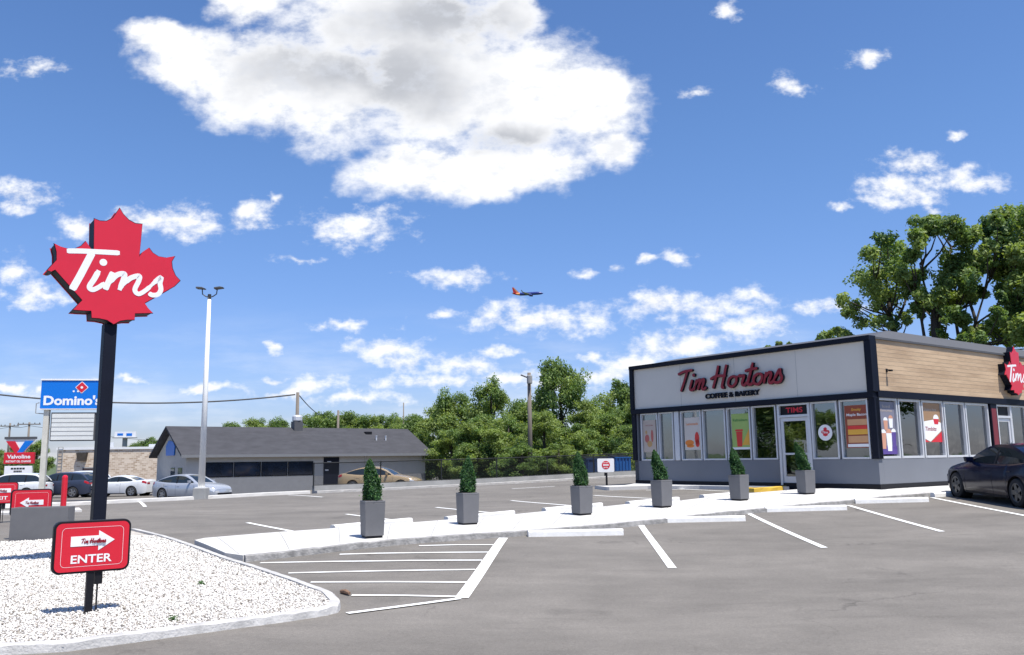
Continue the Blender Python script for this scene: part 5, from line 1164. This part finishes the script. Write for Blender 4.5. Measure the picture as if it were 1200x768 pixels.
# ------------------------------------------------------------------ blue pylon sign
def pylon():
    d = 48.5; p = at(81, 585, d)[:2]; z = H(*p); k = d / 1000
    r = thing('pylon_sign', 'blue pizza shop pylon sign on cream posts over a white reader board', 'pylon sign', (p[0], p[1], z), R(10))
    hz = 544.4; Z = lambda py: HC + (hz - py) * k - z
    b = MB(); b.box(-1.78, 1.82, -.22, .22, Z(480), Z(447.5)); bo = b.build('cabinet', M['blue'], r, bevel=.015)
    b = MB(); b.box(-1.82, 1.86, -.26, .26, Z(447.3), Z(445.5)); b.box(-1.82, 1.86, -.26, .26, Z(481.2), Z(480.2)); b.build('cabinet_trim', M['polew'], bo)
    t = MB(); t.text("Domino's", -.10, Z(470.5), .56, -.228, width=3.02, bold=.035); t.build('lettering', M['white'], bo)
    Q = Matrix.Translation((.36, 0, Z(455.5))) @ Matrix.Rotation(R(-45), 4, 'Y')
    q = MB(Q); q.prism(rrect(.50, .50, .05), -.234, -.222); q.build('white_tile', M['white'], bo)
    q = MB(Q); q.prism(rrect(.44, .44, .04), -.240, -.2345); q.build('red_tile', M['red'], bo); q = MB(Q); q.disc(0, 0, .07, -.244, -.2405, 12); q.build('tile_dot', M['white'], bo)
    Q2 = Matrix.Translation((.04, 0, Z(460.0))) @ Matrix.Rotation(R(-45), 4, 'Y'); q = MB(Q2); q.disc(-.07, .07, .055, -.23, -.222, 12); q.disc(.09, -.09, .055, -.23, -.222, 12); q.build('tile_dot', M['white'], bo)
    for x in (-1.45, 1.42):
        b = MB(); b.box(x - .14, x + .14, -.14, .14, -.3, Z(481.3)); b.build('post', M['cream'], r, bevel=.01)
    b = MB(); b.box(-1.18, 1.16, -.16, .16, Z(517.5), Z(484.5)); rb = b.build('reader_board', M['coping'], r, bevel=.01)
    b = MB(); b.box(-1.12, 1.10, -.19, -.161, Z(516.3), Z(486)); b.build('reader_panel', M['board'], rb)
    b = MB()
    for i in range(1, 6): zz = Z(516.3) + (Z(486) - Z(516.3)) * i / 6; b.box(-1.12, 1.10, -.2, -.1905, zz - .015, zz + .015)
    b.build('reader_rail', M['oldc'], rb)
    b = MB(); b.box(1.22, 1.62, -.18, -.141, .85, 1.3); b.build('blue_notice', M['blue'], r)
    b = MB(); b.tube([(-1.9, 0, Z(473)), (-2.05, 0, Z(474)), (-2.05, 0, Z(485)), (-1.6, 0, Z(486))], .03, 6); b.build('conduit', M['oldc'], r)
pylon()

# ------------------------------------------------------------------ oil change sign, far left
def oil_sign():
    d = 76; p = at(20, 575, d)[:2]; z = H(*p); k = d / 1000; r = thing('pylon_sign', 'red and blue V shaped emblem sign above a small white board', 'pylon sign', (p[0], p[1], z), R(6))
    Z = lambda py: HC + (545 - py) * k - z
    b = MB(); b.box(-1.25, 1.25, -.16, .16, Z(543.5), Z(530.5)); bo = b.build('banner', M['red'], r, bevel=.02)
    t = MB(); t.text('Valvoline', 0, Z(535.3), .34, -.166, width=1.95, bold=.03); t.text('INSTANT OIL CHANGE', 0, Z(540.7), .18, -.166, width=2.1, bold=.03); t.build('lettering', M['white'], bo)
    b = MB(); b.prism([(-1.25, Z(515.5)), (1.22, Z(515.5)), (.30, Z(531)), (-.30, Z(531))], -.10, .10); w = b.build('emblem_ground', M['white'], r)
    b = MB(); b.prism([(-1.17, Z(517.5)), (-.42, Z(517.5)), (.10, Z(528.5)), (-.22, Z(531)), (-.42, Z(530))], -.14, -.105); b.build('emblem_red', M['red'], w)
    b = MB(); b.prism([(.42, Z(517.5)), (1.14, Z(517.5)), (.28, Z(530.6)), (-.20, Z(530.9)), (.02, Z(526.3))], -.150, -.110); b.build('emblem_blue', M['blue'], w)
    b = MB(); b.box(-1.3, 1.3, -.18, .18, Z(515.3), Z(512.5)); b.build('top_bar', M['coping'], r)
    b = MB(); b.box(-1.15, 1.15, -.12, .12, Z(560), Z(546)); rb = b.build('reader_board', M['white'], r, bevel=.02)
    b = MB()
    for i, (zz, ww) in enumerate(((548.8, 1.2), (552, .7), (556.8, 1.3))): 
        for j in range(5): b.box(-ww / 2 + j * ww / 5, -ww / 2 + (j + .8) * ww / 5, -.13, -.121, Z(zz) - .09, Z(zz) + .06)
    b.build('board_lettering', M['black'], rb)
    b = MB(); b.box(-.12, .12, -.1, .1, -.5, Z(545)); b.build('post', M['oldc'], r)
oil_sign()

def billboard():
    d = 105; p = at(144, 560, d)[:2]; z = H(*p); k = d / 1000; r = thing('billboard', 'distant white billboard on a single post above the brick building', 'billboard', (p[0], p[1], z))
    Z = lambda py: HC + (544 - py) * k - z
    b = MB(); b.box(-1.25, 1.35, -.15, .15, Z(513.5), Z(507)); b.build('board', M['white'], r)
    b = MB(); b.box(-.9, -.2, -.17, -.152, Z(511.5), Z(509)); b.box(.2, .9, -.17, -.152, Z(512), Z(509)); b.build('printed_panel', M['blue'], r)
    b = MB(); b.box(-1.35, 1.45, -.5, .1, Z(514.6), Z(513.7)); b.box(-.22, .22, -.2, .2, 0, Z(514.7)); b.build('post', M['oldc'], r)
billboard()

# bollard
p = G(74, 594); b = MB(); b.lathe([(.09, -.1), (.09, .95), (.075, 1.0), (.03, 1.03)], 16); b.smooth = True; o = b.build('bollard', M['red']); o.location = (p[0], p[1], H(*p)); tag(o, 'red bollard beside the white concrete apron', 'bollard')

# ------------------------------------------------------------------ utility poles and cables
def upole(px, pyb, pyt, d, label, arms=(), rad=.13, base=None, extra=False):
    q = at(px, pyt, d); z = H(q[0], q[1]) if base is None else base; h_ = q[2] - z
    r = thing('utility_pole', label, 'utility pole', (q[0], q[1], z), 0, 'wooden utility poles')
    b = MB(); b.smooth = True; b.tube([(0, 0, -.3), (0, 0, h_)], [rad, rad * .7], 10); b.build('pole', M['woodp'], r)
    for zz, w_, rz in arms:
        b = MB(Matrix.Rotation(R(rz), 4, 'Z')); b.box(-w_ / 2, w_ / 2, -.16, -.05, h_ - zz - .06, h_ - zz + .06); a = b.build('cross_arm', M['woodp'], r)
        b = MB(Matrix.Rotation(R(rz), 4, 'Z'))
        for k in (-.46, -.25, .25, .46): b.lathe([(.05, 0), (.06, .08), (.03, .16)], 8, Matrix.Translation((k * w_, -.1, h_ - zz + .06)))
        b.build('insulator', M['coping'], a)
    if extra:
        b = MB(); b.lathe([(.16, 0), (.18, .05), (.18, .5), (.14, .56)], 12, Matrix.Translation((.02, -.3, h_ - .75))); b.build('transformer', M['oldc'], r)
        b = MB(); b.tube([(-.05, -.1, h_ - .35), (-.55, -.15, h_ - .15)], .05, 6); b.build('bracket', M['coping'], r)
    return q
qa = upole(620, 545, 437, 56, 'tall bare wooden pole rising from the leafy trees', (), .17, extra=True)
qb = upole(349, 560, 460, 66, 'wooden pole carrying a cable behind the grey roof ridge', (), .17)
upole(396.5, 560, 481, 84, 'short weathered pole just right of the roof cowl', (), .15)
upole(473, 560, 472, 84, 'thin distant pole at the right end of the roof ridge', (), .07)
ql1 = upole(12, 560, 496, 112, 'distant utility pole with cross arm above the red and blue sign, left one', ((.4, 2.4, 0),), .16)
ql2 = upole(34.5, 560, 495, 104, 'distant utility pole with cross arm above the red and blue sign, right one', ((.25, 2.6, 10),), .16)
def cable(name, A, Bp, sag, label, rad=.03, n=24):
    A = Vector(A); Bp = Vector(Bp); P = []
    for i in range(n + 1): t = i / n; q = A.lerp(Bp, t); q.z -= sag * 4 * t * (1 - t); P.append(q - A)
    b = MB(); b.tube(P, rad, 5); o = b.build('overhead_cable', M['cable']); o.location = A; tag(o, label, 'cable', 'overhead cables')
cable('c', at(-40, 458, 58), at(346, 462.5, 66) , .75, 'thick sagging cable running from the left edge to the pole behind the roof', .055, 40)
cable('c', at(351, 464, 66), at(374, 486, 90), .15, 'short cable dropping to the right of the pole behind the roof', .04)
cable('c', at(-60, 505, 120), ql1 - np.array([0, 0, .5]), .3, 'thin cable reaching the left distant pole from the photo edge', .025)
cable('c', ql1 - np.array([0, 0, .4]), ql2 - np.array([0, 0, .4]), .2, 'thin cable between the two distant poles at the left', .025)
cable('c', ql2 - np.array([0, 0, .4]), at(330, 520, 120), .8, 'thin cable running right from the distant poles low over the brick building', .025, 40)

# ------------------------------------------------------------------ trees
def crown_mesh(seed, clumps, leaf, per, mixw=(.5, .3, .2), flat=.85):
    rng = np.random.default_rng(seed); cen = []; out = []; mi = []
    for (cx, cy, cz, cr) in clumps:
        n = int(per * max(.3, (cr / .9) ** 2)) if per > 0 else int(-per)
        d = rng.normal(0, 1, (n, 3)); d /= np.linalg.norm(d, axis=1)[:, None]; rad = cr * rng.uniform(.12, 1.0, n) ** .45 * (1 + .28 * np.sin(d[:, 0] * 5 + cx * 3) * np.cos(d[:, 1] * 6 + cz * 2))
        # sub-clumps for a broken outline
        p = d * rad[:, None]; p[:, 2] *= flat; sub = rng.normal(0, cr * .55, (9, 3)); w = rng.integers(0, 9, n); p = p * .62 + sub[w] * .62
        cen.append(p + np.array([cx, cy, cz])); out.append(d); b = rng.uniform(0, 1); k = rng.uniform(0, 1, n)
        base = 0 if b < mixw[0] else (1 if b < mixw[0] + mixw[1] else 2); mi.append(np.where(k < .72, base, (rng.uniform(0, 1, n) > .45).astype(int)))
    return leaves_mesh('crown', np.concatenate(cen), np.concatenate(out), leaf, [M['leafA'], M['leafB'], M['leafC']], np.concatenate(mi), seed)
def generic_tree(seed, spread=1.0):
    """unit tree: 10 m tall, about 8 m wide"""
    rng = np.random.default_rng(seed); cl = []
    for k in range(34):
        z = 1.0 + 8.4 * (k + rng.uniform(0, 1)) / 34; f = z / 10; rm = 3.6 * math.sin(math.pi * min(max((f * .80 + .16), 0), 1)) * spread
        a = rng.uniform(0, 6.28); rr = rm * rng.uniform(.45, 1.05); cl.append((rr * math.cos(a), rr * math.sin(a), z, rng.uniform(.8, 1.4)))
    me = crown_mesh(seed, cl, .165, 520, mixw=[(.5, .3, .2), (.25, .7, .05), (.6, .2, .2), (.4, .5, .1)][seed % 4])
    t = MB(); t.smooth = True; t.tube([(0, 0, -.5), (.1, 0, 3), (-.05, .1, 6), (0, 0, 9)], [.28, .22, .14, .04], 8)
    for c in cl[::4]: t.tube([(0, 0, max(c[2] - 2.2, .8)), (c[0] * .5, c[1] * .5, c[2] - .7), (c[0], c[1], c[2])], [.09, .06, .02], 5)
    return me, t
GT = []
for sd_ in range(5):
    me, t = generic_tree(sd_ + 20, .92 if sd_ != 2 else .75); tm = t.build('trunk', M['bark']); GT.append((me, tm.data)); bpy.data.objects.remove(tm)
def tree(i, px, pytop, d, wscale, label, grp, rz, name='leafy_tree'):
    q = at(px, pytop, d); z = H(q[0], q[1]) - .2; hgt = q[2] - z; s = hgt / 9.9
    r = thing(name, label, 'tree', (q[0], q[1], z), rz, grp); r.scale = (s * wscale, s * wscale, s)
    for nm, me in (('crown', GT[i][0]), ('trunk', GT[i][1])): o = bpy.data.objects.new(nm, me); C.objects.link(o); o.parent = r
    return r
g = 'leafy trees behind the fence'
for j, a in enumerate([(0, 489, 488, 78, 1.0, 'lowest leafy tree at the right end of the house roof'), (1, 516, 478, 74, 1.05, 'leafy tree above the right eave of the grey house'), (2, 533, 461, 72, 1.0, 'medium leafy tree left of the tall bare pole, with pointed top'),
                        (3, 575, 447, 70, .85, 'tall loose crowned tree left of the bare wooden pole'), (0, 610, 470, 66, 1.0, 'leafy tree directly behind the tall bare pole'), (0, 657, 423, 64, .80, 'tallest rounded tree just right of the bare wooden pole'),
                        (1, 690, 470, 62, 1.0, 'light green tree right of the tallest domed tree'), (4, 725, 447, 84, .95, 'dusky tree rising behind beside the restaurant fascia'), (0, 752, 462, 68, 1.0, 'tree partly hidden by the left end of the restaurant')]):
    tree(*a, g, j * 1.3)
for j, a in enumerate([(1, 530, 505, 66, 1.5, 'wide low light green bushy tree right of the grey house'), (0, 560, 488, 62, 1.3, 'bushy tree behind the fence left of the pole'), (3, 596, 492, 60, 1.35, 'bushy tree at the foot of the bare pole'),
                        (1, 638, 484, 58, 1.2, 'vine covered bush just right of the bare pole foot'), (4, 672, 498, 58, 1.35, 'broad bush above the blue container'), (1, 705, 486, 60, 1.3, 'yellow green bush above the do not enter sign'), (0, 733, 500, 57, 1.3, 'low bush against the left end of the restaurant'),
                        (2, 548, 520, 60, 1.7, 'dark undergrowth bush behind the fence by the house corner'), (4, 612, 520, 56, 1.8, 'dark undergrowth bush behind the middle of the fence'), (3, 655, 522, 56, 1.8, 'undergrowth bush left of the blue container')]):
    tree(*a, g, 2 + j * 2.1)
g = 'distant trees along the skyline'
LB = ['distant tree low over the left half of the roof', 'distant tree left of the roof cowl', 'distant tree touching the roof cowl', 'distant tree just right of the roof cowl', 'distant tree left of the short weathered pole', 'distant tree right of the short weathered pole', 'distant tree over the roof vents', 'distant tree left of the thin pole', 'distant tree behind the thin pole', 'distant tree right of the thin pole']
for j, (px, py, d) in enumerate([(275, 496, 150), (300, 492, 140), (328, 492, 145), (365, 486, 138), (385, 483, 140), (408, 484, 142), (430, 488, 138), (452, 487, 140), (470, 491, 130), (489, 487, 120)]):
    tree(j % 5, px, py, d, 1.15, LB[j], g, j * 1.7)
LB2 = ['distant tree at the far left edge above the red signs', 'distant tree behind the red and blue emblem sign', 'distant tree right of the red and blue emblem sign', 'distant tree seen between navy pole and house gable', 'small distant tree beside the house gable']
for j, (px, py, d) in enumerate([(-4, 528, 105), (22, 521, 120), (44, 518, 100), (178, 513, 120), (158, 520, 130)]): tree((j + 1) % 5, px, py, d, 1.1, LB2[j], g, j * 2.3)

def big_tree(name, label, clumps, trunks, seed, d0, leaf=.135, per=1900, mixw=(.38, .57, .05)):
    rng = random.Random(seed); P = []; clumps = [(a, b, c * 1.12) for a, b, c in clumps] + [(a + rng.uniform(-.9, .9) * c, b + rng.uniform(-.7, .9) * c, c * .62) for a, b, c in clumps]
    base = at(trunks[0][0][0], trunks[0][0][1], d0); bz = H(base[0], base[1])
    for (px, py, rp) in clumps:
        d = d0 + rng.uniform(-2.0, 2.0); q = at(px, py, d); P.append((q[0] - base[0], q[1] - base[1], q[2] - bz, rp * d / 1000))
    r = thing(name, label, 'tree', (base[0], base[1], bz), 0, 'tall trees behind the restaurant')
    me = crown_mesh(seed, P, leaf, per, mixw); o = bpy.data.objects.new('crown', me); C.objects.link(o); o.parent = r
    t = MB(); t.smooth = True
    joints = []
    for path in trunks:
        pts = []; rad = []
        for i, (px, py, rp) in enumerate(path): q = at(px, py, d0 + .3 * i); pts.append((q[0] - base[0], q[1] - base[1], q[2] - bz)); rad.append(rp * d0 / 1000)
        joints += smooth_path(pts, 3)
        if path is trunks[0]: pts.insert(0, (pts[0][0], pts[0][1], -.3)); rad.insert(0, rad[0] * 1.2)
        t.tube(smooth_path(pts, 3), list(np.interp(np.linspace(0, 1, len(smooth_path(pts, 3))), np.linspace(0, 1, len(rad)), rad)), 7)
    for c in P:
        if len(trunks) == 0: continue
        v = min((q for q in joints if q[2] < c[2] - .6), key=lambda q: (q[0] - c[0]) ** 2 + (q[1] - c[1]) ** 2 + (q[2] - c[2] + 1.2) ** 2, default=joints[0])
        m = ((v[0] + c[0]) / 2 + .1, (v[1] + c[1]) / 2, (v[2] + c[2]) / 2 - .15); t.tube([v, m, c[:3]], [.06, .04, .012], 5)
    t.build('trunk', M['bark'], r)
big_tree('leafy_tree', 'thin loose tree above the front corner of the restaurant, nearest open sky', [(988, 352, 9), (1000, 357, 12), (1012, 322, 15), (1022, 300, 14), (1034, 280, 13), (1022, 340, 16), (1045, 292, 17), (1035, 322, 17), (1052, 312, 15), (1010, 376, 9), (1040, 350, 15), (1055, 335, 15), (1028, 377, 9), (1060, 372, 10), (1048, 378, 9)],
         [[(1048, 400, 3), (1042, 360, 2.4), (1036, 310, 1.2)], [(1042, 370, 1.6), (1020, 345, 1)], [(1046, 385, 1.6), (1062, 350, 1.3), (1060, 320, .8)]], 41, 43, per=900, leaf=.12)
big_tree('leafy_tree', 'vine clad tree with a sky gap in its crown behind the wood cladding', [(1085, 270, 15), (1100, 267, 13), (1118, 268, 16), (1132, 282, 15), (1074, 282, 12), (1070, 300, 10), (1068, 326, 14), (1108, 330, 14), (1120, 305, 16), (1132, 325, 16), (1097, 348, 12), (1112, 352, 13), (1126, 350, 12), (1097, 368, 10), (1112, 372, 10), (1099, 388, 8), (1127, 372, 8), (1080, 345, 9), (1150, 305, 14), (1144, 340, 10), (1075, 362, 8)],
         [[(1098, 400, 5.5), (1096, 362, 4), (1104, 330, 3), (1115, 290, 1.5)], [(1097, 375, 2), (1085, 340, 1.2), (1078, 310, .7)], [(1124, 400, 2), (1120, 365, 1.6), (1128, 330, 1)], [(1084, 400, 2), (1078, 365, 1.4), (1070, 335, 1)]], 42, 41)
big_tree('leafy_tree', 'large full tree at the right edge behind the restaurant roof', [(1165, 268, 16), (1180, 256, 16), (1198, 256, 18), (1220, 262, 25), (1172, 290, 17), (1195, 285, 20), (1220, 300, 28), (1165, 315, 12), (1185, 318, 18), (1210, 330, 24), (1175, 345, 12), (1195, 355, 18), (1215, 365, 24), (1175, 375, 14), (1160, 385, 13), (1145, 390, 11), (1195, 385, 18), (1135, 392, 9), (1218, 392, 20), (1180, 396, 14)],
         [[(1145, 405, 2.6), (1143, 375, 2), (1136, 350, 1.6), (1140, 325, 1)], [(1180, 400, 3.2), (1183, 350, 2.5), (1185, 300, 1.5)], [(1143, 380, 1.4), (1152, 350, 1), (1160, 325, .8)]], 43, 40)
big_tree('leafy_tree', 'low leaf tips peeping over the fascia near the corner', [(962, 397, 6), (972, 393, 7), (985, 392, 7), (995, 394, 6), (900, 408, 3), (912, 404, 3), (925, 404, 3), (978, 400, 7)], [[(978, 412, 2), (974, 398, 1)], [(915, 412, .8), (914, 406, .5)]], 44, 44, per=800, leaf=.12)
# trees across the street behind the camera, as the restaurant glass shows them
spots = [(-46, -22), (-45, -4), (-46, 13), (-47, 27), (46, 8), (47, 27), (50, 46), (-30, -26), (-18, -30)]
for j, (x, y) in enumerate(spots):
    r = thing('street_tree', 'leafy tree across the street, seen only reflected in the restaurant windows', 'tree', (x, y, H(x, y) - .2), j * 1.1, 'trees across the street')
    r.scale = (1.25, 1.25, .95 + .12 * (j % 3))
    for nm, me in (('crown', GT[j % 5][0]), ('trunk', GT[j % 5][1])): o = bpy.data.objects.new(nm, me); C.objects.link(o); o.parent = r

# ------------------------------------------------------------------ airliner
def plane():
    q = at(618.5, 344.5, 1000); r = thing('airliner', 'blue airliner with red and orange tail flying in the blue sky', 'airplane', tuple(q), R(-8)); r.rotation_euler = (R(6), R(-1), R(-8))
    Lh = 18.7; prof = [(-18.7, .1, 1.2), (-17.5, .5, 1.0), (-14, 1.2, .55), (-9, 1.85, .05), (-4, 1.9, 0), (12, 1.9, 0), (15, 1.65, -.1), (17.2, 1.1, -.35), (18.4, .5, -.6), (18.8, .05, -.7)]
    def fus(x0, x1, m, name, k=1.0):
        b = MB(); b.smooth = True; rows = []
        for x in np.linspace(x0, x1, 12):
            rr = np.interp(x, [p[0] for p in prof], [p[1] for p in prof]) * k; zc = np.interp(x, [p[0] for p in prof], [p[2] for p in prof]); rows.append([(x, rr * math.cos(t), zc + rr * math.sin(t)) for t in np.linspace(0, 2 * math.pi, 17)])
        b.grid(rows); b.build(name, m, r)
    PB = mat('airline_blue', (.012, .03, .20), .35, coat=.5); PR = mat('airline_red', (.55, .03, .03), .4); PO = mat('airline_orange', (.85, .35, .12), .4)
    fus(-9.5, 18.8, PB, 'fuselage'); fus(-13.5, -9.5, PO, 'fuselage_band'); fus(-18.7, -13.5, PR, 'tail_cone')
    b = MB(); b.prism([(-18.6, 8.6), (-16.6, 8.6), (-10.5, 2.0), (-17.3, 1.5)], -.16, .16); fin = b.build('tail_fin', PR, r); b = MB(); b.prism([(-17.2, 8.2), (-16.4, 8.2), (-11.6, 2.4), (-13.4, 2.3)], -.2, .2); b.build('fin_stripe', PO, fin)
    for s in (-1, 1):
        b = MB(); b.add([(4.5, s * 1.5, -1.0), (-2.2, s * 1.5, -1.0), (-5.0, s * 17, .9), (-3.2, s * 17, .9), (4.5, s * 1.5, -.5), (-2.2, s * 1.5, -.6), (-5.0, s * 17, 1.05), (-3.2, s * 17, 1.05)], [(0, 1, 2, 3), (4, 7, 6, 5), (0, 3, 7, 4), (1, 5, 6, 2)]); b.add([(-4.9, s * 17, .9), (-3.4, s * 17, .9), (-5.2, s * 17.8, 3.4), (-6.0, s * 17.8, 3.4)], [(0, 1, 2, 3)]); b.build('wing', M['oldc'], r)
        b = MB(Matrix.Translation((3.4, s * 5.2, -2.0))); b.lathe([(.7, -2.2), (1.05, 0), (1.1, 1.6), (.95, 2.2)], 14, Matrix.Rotation(R(90), 4, 'Y')); b.build('engine', PB, r)
        b = MB(); b.add([(-14.6, s * .6, 1.2), (-17.4, s * .6, 1.2), (-18.6, s * 6.5, 1.7), (-17.4, s * 6.5, 1.7), (-14.6, s * .6, 1.5), (-17.4, s * .6, 1.4)], [(0, 1, 2, 3), (4, 3, 2, 5)]); b.build('tailplane', M['oldc'], r)
plane()
